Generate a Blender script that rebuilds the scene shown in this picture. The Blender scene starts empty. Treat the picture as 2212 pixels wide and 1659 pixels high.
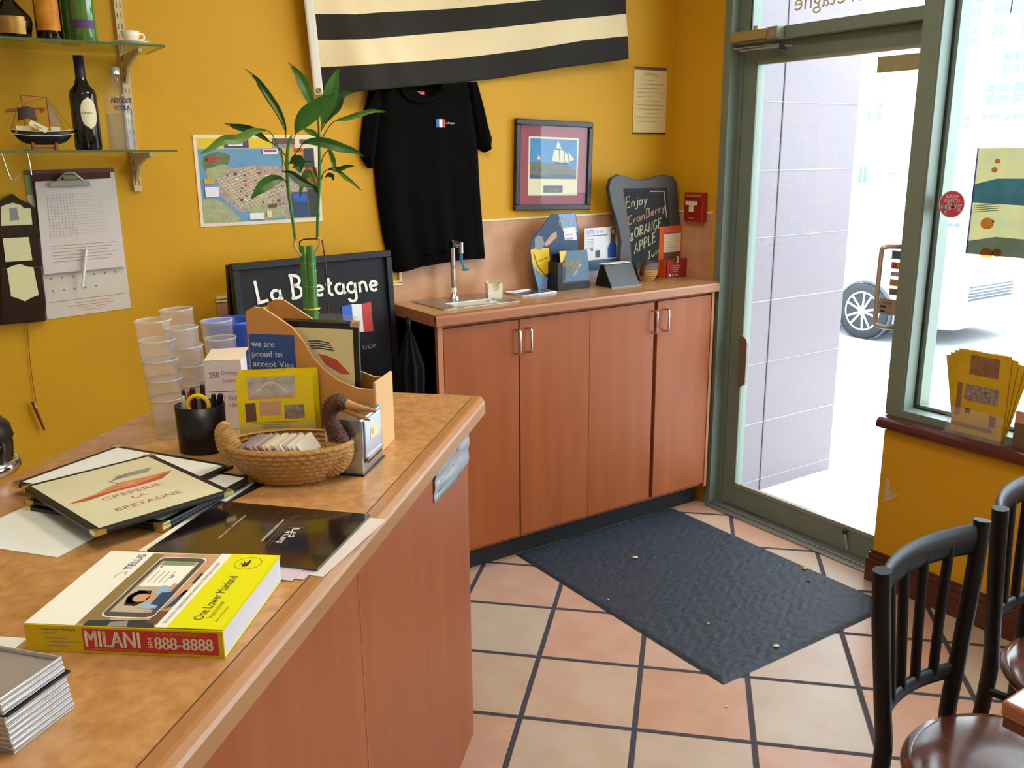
import bpy, math, random
from mathutils import Vector, Matrix
random.seed(7)
S = bpy.context.scene
COL = S.collection
PI = math.pi
R2 = 2 ** -.5
# ------------------------------------------------------------------ camera
CAM_H = 1.65
FPX = 1953.215
PITCH, ROLL, YAW = 0.249830973, -0.00929315609, -0.590631043
def _m(rows): return Matrix(rows)
_c, _s = math.cos(PITCH), math.sin(PITCH)
MB_ = _m(((math.cos(ROLL), -math.sin(ROLL), 0), (math.sin(ROLL), math.cos(ROLL), 0), (0, 0, 1)))
MP_ = _m(((1, 0, 0), (0, -_s, -_c), (0, _c, -_s)))
MY_ = _m(((math.cos(YAW), math.sin(YAW), 0), (-math.sin(YAW), math.cos(YAW), 0), (0, 0, 1)))
CM = MB_ @ MP_ @ MY_                      # world -> (right, down, forward)
cd = bpy.data.cameras.new('camera')
cam = bpy.data.objects.new('camera', cd); COL.objects.link(cam)
cm = Matrix.Identity(4)
for i in range(3):
    cm[i][0] = CM[0][i]; cm[i][1] = -CM[1][i]; cm[i][2] = -CM[2][i]
cm[2][3] = CAM_H
cam.matrix_world = cm
cd.sensor_width = 36; cd.lens = FPX / 2212 * 36; cd.clip_start = .05; cd.clip_end = 300
S.camera = cam
# ------------------------------------------------------------------ world, exposure
S.view_settings.view_transform = 'Standard'
S.view_settings.look = 'None'
S.view_settings.gamma = 1
S.view_settings.exposure = 0.0
try: S.view_settings.use_curve_mapping = False
except Exception: pass
w = bpy.data.worlds.new('overcast_sky'); S.world = w; w.use_nodes = True
bg = w.node_tree.nodes['Background']; bg.inputs[0].default_value = (.80, .90, 1, 1); bg.inputs[1].default_value = 7.5
def area(name, loc, rot, sx, sy, power, color, portal=False):
    l = bpy.data.lights.new(name, 'AREA'); l.shape = 'RECTANGLE'; l.size = sx; l.size_y = sy; l.energy = power; l.color = color
    o = bpy.data.objects.new(name, l); COL.objects.link(o); o.location = loc; o.rotation_euler = rot
    if portal: l.cycles.is_portal = True
    return o
area('ceiling_lamp', (1.5, 1.9, 2.72), (0, 0, 0), .5, .5, 18, (1, .88, .70))
area('ceiling_lamp', (0.2, 1.1, 2.72), (0, 0, 0), .5, .5, 13, (1, .88, .72))
area('ceiling_lamp', (0.1, -1.2, 2.72), (0, 0, 0), .6, .6, 11, (1, .9, .76))
area('ceiling_lamp', (2.0, -1.0, 2.72), (0, 0, 0), .5, .5, 2, (1, .9, .76))

# ------------------------------------------------------------------ pixel of the photo -> point on a real plane of the room
def ray(px, py):
    return CM.transposed() @ Vector(((px - 1106) / FPX, (py - 829.5) / FPX, 1))
def on_z(px, py, z):
    d = ray(px, py); t = (z - CAM_H) / d.z; return Vector((d.x * t, d.y * t, z))
def on_y(px, py, y):
    d = ray(px, py); t = y / d.y; return Vector((d.x * t, y, CAM_H + d.z * t))
def on_x(px, py, x):
    d = ray(px, py); t = x / d.x; return Vector((x, d.y * t, CAM_H + d.z * t))
def on_a(px, py, a):
    d = ray(px, py); t = a / ((d.x + d.y) * R2); return Vector((d.x * t, d.y * t, CAM_H + d.z * t))
def on_b(px, py, b):
    d = ray(px, py); t = b / ((d.y - d.x) * R2); return Vector((d.x * t, d.y * t, CAM_H + d.z * t))
def AB(a, b, z=0): return Vector(((a - b) * R2, (a + b) * R2, z))
def ab_of(p): return ((p.x + p.y) * R2, (p.y - p.x) * R2)
def on_plane(px, py, P, N):
    d = ray(px, py); o = Vector((0, 0, CAM_H)); t = (P - o).dot(N) / d.dot(N); return o + d * t

# ------------------------------------------------------------------ materials
def srgb(h):
    if isinstance(h, str): h = [int(h[i:i + 2], 16) for i in (0, 2, 4)]
    f = lambda c: c / 12.92 if c <= .04045 else ((c + .055) / 1.055) ** 2.4
    return tuple(f(c / 255) for c in h)
MATS = {}
def mat(name, hexc, rough=.6, metal=0, spec=.4, noise=0, nscale=20, bump=0, bscale=60, stretch=(1, 1, 1), coat=0, c2=None, trans=0):
    if name in MATS: return MATS[name]
    m = bpy.data.materials.new(name); m.use_nodes = True; nt = m.node_tree; b = nt.nodes['Principled BSDF']
    c = srgb(hexc); b.inputs['Base Color'].default_value = (*c, 1)
    b.inputs['Roughness'].default_value = rough; b.inputs['Metallic'].default_value = metal
    b.inputs['Specular IOR Level'].default_value = spec
    if coat: b.inputs['Coat Weight'].default_value = coat; b.inputs['Coat Roughness'].default_value = .15
    if noise or bump:
        tc = nt.nodes.new('ShaderNodeTexCoord'); mp = nt.nodes.new('ShaderNodeMapping'); mp.inputs['Scale'].default_value = stretch
        nt.links.new(tc.outputs['Object'], mp.inputs[0])
    if noise:
        n = nt.nodes.new('ShaderNodeTexNoise'); n.inputs['Scale'].default_value = nscale; n.inputs['Detail'].default_value = 5
        nt.links.new(mp.outputs[0], n.inputs['Vector'])
        r = nt.nodes.new('ShaderNodeValToRGB'); r.color_ramp.elements[0].position = .3; r.color_ramp.elements[1].position = .7
        d = srgb(c2) if c2 else tuple(x * (1 - noise) for x in c)
        r.color_ramp.elements[0].color = (*d, 1); r.color_ramp.elements[1].color = (*(c if c2 else tuple(min(1, x * (1 + noise * .6)) for x in c)), 1)
        nt.links.new(n.outputs['Fac'], r.inputs[0]); nt.links.new(r.outputs[0], b.inputs['Base Color'])
    if bump:
        n2 = nt.nodes.new('ShaderNodeTexNoise'); n2.inputs['Scale'].default_value = bscale
        nt.links.new(mp.outputs[0], n2.inputs['Vector'])
        bp = nt.nodes.new('ShaderNodeBump'); bp.inputs['Strength'].default_value = bump; bp.inputs['Distance'].default_value = .004
        nt.links.new(n2.outputs['Fac'], bp.inputs['Height']); nt.links.new(bp.outputs[0], b.inputs['Normal'])
    MATS[name] = m; return m
def glass(name, tint=(1, 1, 1), body=.06, rough=.03, col=(1, 1, 1), ior=1.45):
    if name in MATS: return MATS[name]
    m = bpy.data.materials.new(name); m.use_nodes = True; nt = m.node_tree
    for n in list(nt.nodes): nt.nodes.remove(n)
    out = nt.nodes.new('ShaderNodeOutputMaterial'); tr = nt.nodes.new('ShaderNodeBsdfTransparent'); tr.inputs[0].default_value = (*tint, 1)
    gl = nt.nodes.new('ShaderNodeBsdfGlossy'); gl.inputs['Roughness'].default_value = rough
    df = nt.nodes.new('ShaderNodeBsdfDiffuse'); df.inputs[0].default_value = (*col, 1)
    fr = nt.nodes.new('ShaderNodeFresnel'); fr.inputs[0].default_value = ior
    m1 = nt.nodes.new('ShaderNodeMixShader'); m1.inputs[0].default_value = body
    nt.links.new(tr.outputs[0], m1.inputs[1]); nt.links.new(df.outputs[0], m1.inputs[2])
    ge = nt.nodes.new('ShaderNodeNewGeometry'); mu = nt.nodes.new('ShaderNodeMath'); mu.operation = 'SUBTRACT'; mu.use_clamp = True
    nt.links.new(fr.outputs[0], mu.inputs[0]); nt.links.new(ge.outputs['Backfacing'], mu.inputs[1])
    m2 = nt.nodes.new('ShaderNodeMixShader'); nt.links.new(mu.outputs[0], m2.inputs[0])
    nt.links.new(m1.outputs[0], m2.inputs[1]); nt.links.new(gl.outputs[0], m2.inputs[2]); nt.links.new(m2.outputs[0], out.inputs[0])
    MATS[name] = m; return m

# ------------------------------------------------------------------ mesh builder
class MB:
    def __init__(self, T=None): self.v = []; self.f = []; self.m = []; self.s = []; self.mats = []; self.T = T or Matrix.Identity(4)
    def mi(self, m):
        if m not in self.mats: self.mats.append(m)
        return self.mats.index(m)
    def add(self, vs, fs, m, smooth=False, T=None):
        b = len(self.v); X = self.T @ T if T is not None else self.T
        self.v += [X @ Vector(p) for p in vs]; k = self.mi(m)
        for f in fs: self.f.append([b + i for i in f]); self.m.append(k); self.s.append(smooth)
        return self
    def box(self, x0, x1, y0, y1, z0, z1, m, T=None):
        vs = [(x, y, z) for x in (x0, x1) for y in (y0, y1) for z in (z0, z1)]
        return self.add(vs, [(0, 1, 3, 2), (4, 6, 7, 5), (0, 4, 5, 1), (2, 3, 7, 6), (0, 2, 6, 4), (1, 5, 7, 3)], m, False, T)
    def quad(self, p, m, T=None): return self.add(p, [tuple(range(len(p)))], m, False, T)
    def rect(self, x0, x1, z0, z1, m, y=0, T=None):           # upright, facing -y
        return self.add([(x0, y, z0), (x1, y, z0), (x1, y, z1), (x0, y, z1)], [(0, 1, 2, 3)], m, False, T)
    def flat(self, x0, x1, y0, y1, z, m, T=None):             # lying, facing +z
        return self.add([(x0, y0, z), (x1, y0, z), (x1, y1, z), (x0, y1, z)], [(0, 1, 2, 3)], m, False, T)
    def prism(self, poly, y0, y1, m, T=None):                 # polygon in x,z extruded along y
        n = len(poly); vs = [(x, y0, z) for x, z in poly] + [(x, y1, z) for x, z in poly]
        fs = [tuple(range(n)), tuple(range(2 * n - 1, n - 1, -1))] + [(i, i + n, (i + 1) % n + n, (i + 1) % n) for i in range(n)]
        return self.add(vs, fs, m, False, T)
    def slab(self, poly, z0, z1, m, T=None):                  # polygon in x,y extruded along z
        n = len(poly); vs = [(x, y, z0) for x, y in poly] + [(x, y, z1) for x, y in poly]
        fs = [tuple(range(n - 1, -1, -1)), tuple(range(n, 2 * n))] + [(i, (i + 1) % n, (i + 1) % n + n, i + n) for i in range(n)]
        return self.add(vs, fs, m, False, T)
    def lathe(self, prof, m, n=24, T=None, smooth=True, cap=True, sx=1, sy=1):
        vs = []; fs = []
        for r, z in prof:
            for i in range(n):
                a = 2 * PI * i / n; vs.append((r * math.cos(a) * sx, r * math.sin(a) * sy, z))
        for j in range(len(prof) - 1):
            for i in range(n):
                k = (i + 1) % n; fs.append((j * n + i, j * n + k, (j + 1) * n + k, (j + 1) * n + i))
        self.add(vs, fs, m, smooth, T)
        if cap:
            L = len(prof) - 1
            if prof[0][0] > 1e-5: self.add(vs[:n], [tuple(range(n - 1, -1, -1))], m, False, T)
            if prof[L][0] > 1e-5: self.add(vs[L * n:], [tuple(range(n))], m, False, T)
        return self
    def cyl(self, p, q, r, m, n=12, r2=None, smooth=True, T=None):
        return self.tube([p, q], [r, r if r2 is None else r2], m, n, T, smooth)
    def tube(self, pts, rs, m, n=8, T=None, smooth=True, sub=0, flatten=None):
        pts = [Vector(p) for p in pts]
        if not isinstance(rs, (list, tuple)): rs = [rs] * len(pts)
        if sub: pts, rs = spline(pts, sub, rs)
        vs = []; fs = []; N = len(pts); up = None
        for i, p in enumerate(pts):
            t = (pts[min(i + 1, N - 1)] - pts[max(i - 1, 0)]).normalized()
            if up is None:
                up = Vector((0, 0, 1)) if abs(t.z) < .9 else Vector((1, 0, 0))
            u = (up - t * up.dot(t)).normalized(); up = u; v = t.cross(u)
            for k in range(n):
                a = 2 * PI * k / n; vs.append(p + (u * math.cos(a) + v * math.sin(a)) * rs[i])
        for j in range(N - 1):
            for i in range(n):
                k = (i + 1) % n; fs.append((j * n + i, j * n + k, (j + 1) * n + k, (j + 1) * n + i))
        self.add(vs, fs, m, smooth, T)
        self.add(vs[:n], [tuple(range(n - 1, -1, -1))], m, False, T); self.add(vs[-n:], [tuple(range(n))], m, False, T)
        return self
    def ball(self, c, r, m, n=12, sc=(1, 1, 1), T=None):
        vs = []; fs = []; h = n // 2 + 1
        for j in range(h + 1):
            t = PI * j / h
            for i in range(n):
                a = 2 * PI * i / n; vs.append((c[0] + r * sc[0] * math.sin(t) * math.cos(a), c[1] + r * sc[1] * math.sin(t) * math.sin(a), c[2] - r * sc[2] * math.cos(t)))
        for j in range(h):
            for i in range(n):
                k = (i + 1) % n; fs.append((j * n + i, j * n + k, (j + 1) * n + k, (j + 1) * n + i))
        return self.add(vs, fs, m, True, T)
    def grid(self, fn, nu, nv, m, smooth=True, T=None, mf=None):
        vs = [fn(i / nu, j / nv) for j in range(nv + 1) for i in range(nu + 1)]
        b = len(self.v); X = self.T @ T if T is not None else self.T
        self.v += [X @ Vector(p) for p in vs]
        for j in range(nv):
            for i in range(nu):
                a = b + j * (nu + 1) + i
                self.f.append([a, a + 1, a + nu + 2, a + nu + 1]); self.s.append(smooth)
                self.m.append(self.mi(mf((i + .5) / nu, (j + .5) / nv) if mf else m))
        return self
    def ribbon(self, pts, w, m, nrm=(0, -1, 0), T=None):       # flat strip of constant width lying in a plane
        pts = [Vector(p) for p in pts]; nrm = Vector(nrm); vs = []; N = len(pts)
        for i, p in enumerate(pts):
            t = (pts[min(i + 1, N - 1)] - pts[max(i - 1, 0)])
            if t.length < 1e-9: t = Vector((1, 0, 0))
            s = t.normalized().cross(nrm) * (w / 2); vs += [p + s, p - s]
        return self.add(vs, [(2 * i, 2 * i + 1, 2 * i + 3, 2 * i + 2) for i in range(N - 1)], m, False, T)
    def text(self, s, x, z, h, m, y=-.0004, w=None, T=None, align='L', lying=False, bold=0, mirror=False, rot=0):
        vs, fs, wd, ht = glyphs(s)
        k = h / .7; kx = k if w is None else w / max(wd, 1e-6)
        x0 = x - (wd * kx / 2 if align == 'C' else wd * kx if align == 'R' else 0)
        P = []
        cr, sr = math.cos(rot), math.sin(rot)
        for a, b_ in vs:
            u = (a * kx); 
            if mirror: u = wd * kx - u
            X_, Z_ = (x0 - x) + u, b_ * k
            X_, Z_ = X_ * cr - Z_ * sr + x, X_ * sr + Z_ * cr + z
            P.append((X_, Z_, y) if lying else (X_, y, Z_))
        self.add(P, fs, m, False, T)
        if bold:
            self.add([(p[0] + bold, p[1], p[2]) for p in P], fs, m, False, T)
        return self
    def disc(self, x, z, r, m, y=0, n=24, sx=1, sz=1, T=None):
        return self.add([(x + r * sx * math.cos(2 * PI * i / n), y, z + r * sz * math.sin(2 * PI * i / n)) for i in range(n)], [tuple(range(n))], m, False, T)
    def build(self, name, parent=None, bevel=0, solid=0, loc=None, rz=0):
        me = bpy.data.meshes.new(name); me.from_pydata([tuple(p) for p in self.v], [], self.f)
        for m in self.mats: me.materials.append(m)
        me.polygons.foreach_set('material_index', self.m); me.polygons.foreach_set('use_smooth', self.s); me.update()
        o = bpy.data.objects.new(name, me); COL.objects.link(o)
        if parent: o.parent = parent
        if loc is not None: o.location = loc
        o.rotation_euler.z = rz
        if solid:
            d = o.modifiers.new('solid', 'SOLIDIFY'); d.thickness = solid; d.offset = 0
        if bevel:
            d = o.modifiers.new('bevel', 'BEVEL'); d.width = bevel; d.segments = 2; d.limit_method = 'ANGLE'; d.angle_limit = .6
        return o
def spline(pts, sub, rs):
    out = []; ro = []; N = len(pts)
    for i in range(N - 1):
        p0, p1, p2, p3 = pts[max(i - 1, 0)], pts[i], pts[i + 1], pts[min(i + 2, N - 1)]
        for k in range(sub):
            t = k / sub
            out.append(.5 * ((2 * p1) + (p2 - p0) * t + (2 * p0 - 5 * p1 + 4 * p2 - p3) * t * t + (3 * p1 - p0 - 3 * p2 + p3) * t ** 3))
            ro.append(rs[i] * (1 - t) + rs[i + 1] * t)
    out.append(pts[-1]); ro.append(rs[-1]); return out, ro
GC = {}
def glyphs(s):
    if s in GC: return GC[s]
    c = bpy.data.curves.new('t', 'FONT'); c.body = s; c.size = 1; c.resolution_u = 3
    o = bpy.data.objects.new('t', c); COL.objects.link(o)
    dg = bpy.context.evaluated_depsgraph_get(); dg.update()
    me = o.evaluated_get(dg).to_mesh()
    vs = [(v.co.x, v.co.y) for v in me.vertices]; fs = [tuple(p.vertices) for p in me.polygons]
    o.evaluated_get(dg).to_mesh_clear(); bpy.data.objects.remove(o); bpy.data.curves.remove(c)
    x0 = min((v[0] for v in vs), default=0); vs = [(a - x0, b) for a, b in vs]
    GC[s] = (vs, fs, max((v[0] for v in vs), default=0), 1); return GC[s]
def arc(cx, cy, rx, ry, a0, a1, n=10):
    return [(cx + rx * math.cos(math.radians(a0 + (a1 - a0) * i / n)), cy + ry * math.sin(math.radians(a0 + (a1 - a0) * i / n))) for i in range(n + 1)]
HW = {  # hand lettering: width, strokes
 'L': (.55, [[(.05, 1), (.08, .02)], [(.0, .0), (.5, .06)]]), 'a': (.5, [arc(.22, .24, .2, .22, 60, 360), [(.42, .45), (.42, .1), (.5, .0)]]),
 'B': (.6, [[(.1, 1), (.1, 0)], [(.0, 1)] + arc(.2, .76, .28, .22, 90, -90) + [(.1, .53)], [(.1, .53)] + arc(.2, .27, .32, .26, 90, -90) + [(.0, .02)]]),
 'r': (.35, [[(.05, .45), (.05, 0)], [(.05, .28), (.15, .42), (.3, .44)]]), 'e': (.45, [[(.03, .22), (.38, .28)] + arc(.21, .24, .19, .22, 10, 320)]),
 't': (.35, [[(.17, .75), (.14, .1), (.25, .0), (.32, .03)], [(.0, .48), (.33, .5)]]), 'g': (.5, [arc(.22, .24, .2, .21, 60, 360), [(.42, .45), (.42, -.2)] + arc(.22, -.2, .2, .17, 0, -170)]),
 'n': (.48, [[(.05, .45), (.05, 0)], [(.05, .3)] + arc(.22, .28, .16, .17, 150, 0) + [(.4, 0)]]), 'E': (.55, [[(.45, .98), (.05, 1), (.05, 0), (.5, .03)], [(.05, .52), (.4, .54)]]),
 'j': (.25, [[(.18, .45), (.18, -.15), (.05, -.28), (-.05, -.2)], [(.18, .62), (.19, .66)]]), 'o': (.45, [arc(.2, .22, .18, .21, 90, 450)]),
 'y': (.45, [[(.03, .45), (.2, .05)], [(.4, .45), (.1, -.3)]]), 'C': (.6, [arc(.3, .5, .28, .48, 50, 310)]),
 'b': (.45, [[(.05, .95), (.05, 0)], arc(.22, .22, .18, .21, 150, -150)]), 'O': (.7, [arc(.32, .5, .3, .48, 90, 450)]),
 'R': (.6, [[(.05, 1), (.05, 0)], [(.05, 1)] + arc(.2, .76, .28, .23, 90, -90) + [(.05, .53), (.5, 0)]]), 'A': (.62, [[(0, 0), (.28, 1), (.55, 0)], [(.1, .35), (.45, .35)]]),
 'N': (.62, [[(.03, 0), (.05, 1), (.48, 0), (.5, 1)]]), 'G': (.65, [arc(.32, .5, .28, .48, 50, 340) + [(.4, .42)]]), 'P': (.55, [[(.05, 1), (.05, 0)], [(.05, 1)] + arc(.2, .74, .28, .25, 90, -90) + [(.05, .5)]]),
 '&': (.6, [[(.55, 0), (.15, .75)] + arc(.25, .8, .13, .17, 180, -20) + [(.08, .3)] + arc(.25, .2, .2, .2, 160, 350)]),
 'J': (.5, [[(.1, 1), (.45, 1)], [(.3, 1), (.3, .15)] + arc(.15, .15, .15, .15, 0, -160)]), 'u': (.48, [[(.05, .45), (.06, .12)] + arc(.2, .14, .14, .14, 180, 340) + [(.4, .45), (.42, 0)]]),
 'i': (.2, [[(.08, .45), (.08, 0)], [(.08, .62), (.09, .66)]]), 'c': (.42, [arc(.22, .22, .19, .21, 50, 310)]), ' ': (.3, []), 's': (.4, [arc(.2, .33, .13, .11, 40, 260, 6) + arc(.18, .11, .15, .11, 80, -140, 6)]),
}
def hand(mb, s, x, z, h, w, m, y=-.0005, T=None, width=None, slant=0, skew=0):
    tot = sum(HW[c][0] + .1 for c in s); k = h if width is None else width / tot
    cx = 0
    for c in s:
        W_, st = HW[c]
        for L in st:
            mb.ribbon([(x + (px + cx) * k + pz * h * slant, y, z + pz * h + (px + cx) * k * skew) for px, pz in L], w, m, T=T)
        cx += W_ + .1

# ------------------------------------------------------------------ object bookkeeping
def thing(name, label, cat, loc=(0, 0, 0), rz=0, group=None, rot=None):
    o = bpy.data.objects.new(name, None); COL.objects.link(o); o.location = loc
    o.rotation_euler = rot if rot else (0, 0, rz); o.empty_display_size = .05
    return tag(o, label, cat, group)
def tag(o, label, cat, group=None, kind=None):
    o['label'] = label; o['category'] = cat
    if group: o['group'] = group
    if kind: o['kind'] = kind
    return o
def struct(o): o['kind'] = 'structure'; return o
def dup(root, loc, rz=None, label=None, rot=None):
    r = root.copy(); COL.objects.link(r); r.location = loc
    if rz is not None: r.rotation_euler = (0, 0, rz)
    if rot is not None: r.rotation_euler = rot
    if label: r['label'] = label
    for ch in list(root.children):
        c = ch.copy(); COL.objects.link(c); c.parent = r
        for g in ch.children:
            d = g.copy(); COL.objects.link(d); d.parent = c
    return r
# ------------------------------------------------------------------ the setting
YW, XW = 3.22, 3.07
m_wall = mat('yellow_paint', 'D29E1A', .55, spec=.3, noise=.05, nscale=3, bump=.15, bscale=220)
m_peach = mat('peach_laminate', 'CF9E78', .35, noise=.10, nscale=14, c2='BE8864')
m_ceil = mat('white_ceiling', 'E8E0D0', .9)
m_alu = mat('sage_aluminium', '7A877C', .42, metal=.15, spec=.4, noise=.04, nscale=6)
m_alud = mat('dull_aluminium', '8A8A78', .45, metal=.3)
m_steel = mat('threshold_steel', 'A9ACA8', .35, metal=.8)
m_pane = glass('window_glass', (.97, .99, .985), .012, .01)
m_red = mat('dark_red_wood', '5E2A22', .3, spec=.5, coat=.4, noise=.15, nscale=30)
m_base = mat('brown_baseboard', '57301F', .4, noise=.2, nscale=25)
def floor_mat():
    m = bpy.data.materials.new('terracotta_tiles'); m.use_nodes = True; nt = m.node_tree; b = nt.nodes['Principled BSDF']
    def N(t, **k):
        n = nt.nodes.new(t)
        for a, v in k.items(): setattr(n, a, v)
        return n
    L = nt.links.new
    tc = N('ShaderNodeTexCoord'); sx = N('ShaderNodeSeparateXYZ'); L(tc.outputs['Object'], sx.inputs[0])
    def M(op, a, b_=None):
        n = N('ShaderNodeMath', operation=op)
        for i, v in enumerate((a, b_)):
            if v is None: continue
            if isinstance(v, (int, float)): n.inputs[i].default_value = v
            else: L(v, n.inputs[i])
        return n.outputs[0]
    P = .342
    a = M('DIVIDE', M('SUBTRACT', M('MULTIPLY', M('ADD', sx.outputs[0], sx.outputs[1]), R2), 2.697), P)
    c = M('DIVIDE', M('SUBTRACT', M('MULTIPLY', M('SUBTRACT', sx.outputs[1], sx.outputs[0]), R2), .107), P)
    ws = [M('PINGPONG', v, .5) for v in (a, c)]               # 0 on the line
    d = M('MINIMUM', ws[0], ws[1])
    n0 = N('ShaderNodeTexNoise'); n0.inputs['Scale'].default_value = 60; L(tc.outputs['Object'], n0.inputs['Vector'])
    d2 = M('ADD', d, M('MULTIPLY', M('SUBTRACT', n0.outputs['Fac'], .5), .008))
    mask = N('ShaderNodeMapRange'); mask.inputs['From Min'].default_value = .021; mask.inputs['From Max'].default_value = .029; L(d2, mask.inputs['Value'])
    cb = N('ShaderNodeCombineXYZ'); L(M('FLOOR', a), cb.inputs[0]); L(M('FLOOR', c), cb.inputs[1])
    wn = N('ShaderNodeTexWhiteNoise'); L(cb.outputs[0], wn.inputs['Vector'])
    rt = N('ShaderNodeValToRGB'); L(wn.outputs['Value'], rt.inputs[0])
    cols = ['B6846A', 'BE9880', 'B0A594', 'BA8C7A', 'B2A08C', 'BE8E6C']
    while len(rt.color_ramp.elements) < 6: rt.color_ramp.elements.new(.5)
    for i, h in enumerate(cols): rt.color_ramp.elements[i].position = i / 5; rt.color_ramp.elements[i].color = (*srgb(h), 1)
    n1 = N('ShaderNodeTexNoise'); n1.inputs['Scale'].default_value = 7; n1.inputs['Detail'].default_value = 8; L(tc.outputs['Object'], n1.inputs['Vector'])
    r1 = N('ShaderNodeValToRGB'); L(n1.outputs['Fac'], r1.inputs[0]); r1.color_ramp.elements[0].position = .35; r1.color_ramp.elements[1].position = .7
    r1.color_ramp.elements[0].color = (*srgb('B4856A'), 1); r1.color_ramp.elements[1].color = (*srgb('CDB498'), 1)
    mx = N('ShaderNodeMix', data_type='RGBA'); mx.inputs[0].default_value = .30; L(rt.outputs[0], mx.inputs[6]); L(r1.outputs[0], mx.inputs[7])
    mg = N('ShaderNodeMix', data_type='RGBA'); L(mask.outputs[0], mg.inputs[0]); mg.inputs[6].default_value = (*srgb('38333A'), 1); L(mx.outputs[2], mg.inputs[7])
    L(mg.outputs[2], b.inputs['Base Color'])
    bp = N('ShaderNodeBump'); bp.inputs['Strength'].default_value = .6; bp.inputs['Distance'].default_value = .004; L(mask.outputs[0], bp.inputs['Height'])
    L(bp.outputs[0], b.inputs['Normal'])
    rr = N('ShaderNodeMapRange'); rr.inputs['To Min'].default_value = .8; rr.inputs['To Max'].default_value = .38; L(mask.outputs[0], rr.inputs['Value']); L(rr.outputs[0], b.inputs['Roughness'])
    return m
m_floor = floor_mat()
XL, YF, ZC = -2.3, -2.6, 2.8
def sbox(name, dims, m, bevel=0): return struct(MB().box(*dims, m).build(name, bevel=bevel))
sbox('floor', (XL, XW + .1, YF, YW, -.06, 0), m_floor)
sbox('ceiling', (XL, XW + .1, YF, YW, ZC, ZC + .1), m_ceil)
sbox('wall_back', (XL - .1, XW + .1, YW, YW + .12, -.06, ZC + .1), m_wall)
m_wall2 = mat('cream_paint', 'E4DCC6', .8)
sbox('wall_left', (XL - .1, XL, YF, YW, -.06, ZC + .1), m_wall2)
sbox('wall_front', (XL - .1, XW + .1, YF - .1, YF, -.06, ZC + .1), m_wall2)
mb = MB(); mb.box(XW, XW + .1, 2.905, YW, 0, ZC, m_wall); mb.box(XW - .07, XW + .08, YF, 1.937, 0, .632, m_wall)
mb.box(XW, XW + .1, YF, 2.905, 2.6, ZC, m_wall); mb.box(XW, XW + .1, YF, -1.6, .632, 2.6, m_wall)
struct(mb.build('wall_right'))
# low wall: sill, baseboard
mb = MB(); prof = [(0, .0), (.012, -.012), (.016, -.026), (.008, -.04), (-.006, -.046)]
pts = [(3.0 - p, .677 + q) for p, q in prof]
mb2 = MB(T=Matrix.Rotation(0, 4, 'Z')); poly = [(3.075, .672)] + [(2.985, .672), (2.972, .664), (2.966, .650), (2.970, .636), (2.982, .629)] + [(3.075, .629)]
mb2.add([(x, YF, z) for x, z in poly] + [(x, 1.955, z) for x, z in poly], [tuple(range(7)), tuple(range(13, 6, -1))] + [(i, i + 7, (i + 1) % 7 + 7, (i + 1) % 7) for i in range(7)], m_red, True)
struct(mb2.build('trim_1'))
mb = MB(); mb.box(2.982, 3.0, YF, 1.955, 0, .095, m_base); mb.box(2.988, 3.0, YF, 1.95, .095, .118, m_base); mb.box(2.993, 3.0, YF, 1.945, .118, .130, m_base)
mb.box(2.986, 3.05, 1.937, 1.955, 0, .095, m_base)
struct(mb.build('baseboard_right', bevel=.003))
# chipped plaster patch at the end of the low wall
m_chip = mat('bare_plaster', 'C9B58A', .9, noise=.2, nscale=60)
q = [on_x(*p, 2.9985) for p in ((1913, 1028), (1921, 1038), (1923, 1062), (1941, 1070), (1930, 1078), (1908, 1084), (1911, 1058))]
struct(MB().quad([tuple(p) for p in q][::-1], m_chip).build('trim_2'))
# backsplash laminate on both walls with a pale edge strip
m_strip = mat('cream_edge_strip', 'EBDDA8', .5)
zb = 1.378
XS = on_y(867, 612, YW).x
mb = MB(); mb.box(XS, XW, YW - .006, YW, 1.0, zb, m_peach); mb.box(XW - .006, XW, 2.935, YW - .006, 1.0, zb, m_peach)
mb.box(.9, XS, YW - .006, YW, .4, 1.148, m_peach)
mb.box(XS - .006, XW, YW - .009, YW, zb, zb + .007, m_strip); mb.box(XW - .009, XW, 2.935, YW - .006, zb, zb + .007, m_strip)
mb.box(XS - .012, XS, YW - .009, YW, 1.165, zb + .007, m_strip); mb.box(.9, XS, YW - .010, YW, 1.148, 1.156, m_strip); mb.box(.9, XS, YW - .010, YW, 1.160, 1.167, m_strip)
struct(mb.build('trim_3'))
# window
mb = MB()
mb.box(3.04, 3.108, 1.893, 1.906, .672, 2.6, m_alu); mb.box(3.035, 3.078, 1.9, 1.965, .672, 2.6, m_alu); mb.box(3.108, 3.17, 1.872, 1.906, .672, 2.6, m_alu)
mb.box(3.035, 3.108, YF + 1, 1.9, .655, .700, m_alu); mb.box(3.108, 3.17, YF + 1, 1.9, .655, .715, m_alu)
mb.box(3.035, 3.17, YF + 1, 1.9, 2.55, 2.6, m_alu)
for yy in (-.25, -1.6): mb.box(3.035, 3.17, yy, yy + .06, .69, 2.56, m_alu)
m_gask = mat('black_gasket', '20282C', .6)
mb.box(3.102, 3.109, 1.886, 1.893, .70, 2.55, m_gask); mb.box(3.102, 3.109, -.19, 1.89, .700, .706, m_gask)
win = struct(mb.build('window_1'))
mb = MB(); mb.box(3.103, 3.108, -.20, 1.893, .70, 2.55, m_pane); mb.box(3.103, 3.108, -1.54, -.25, .70, 2.55, m_pane)
mb.build('pane', win)
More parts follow.
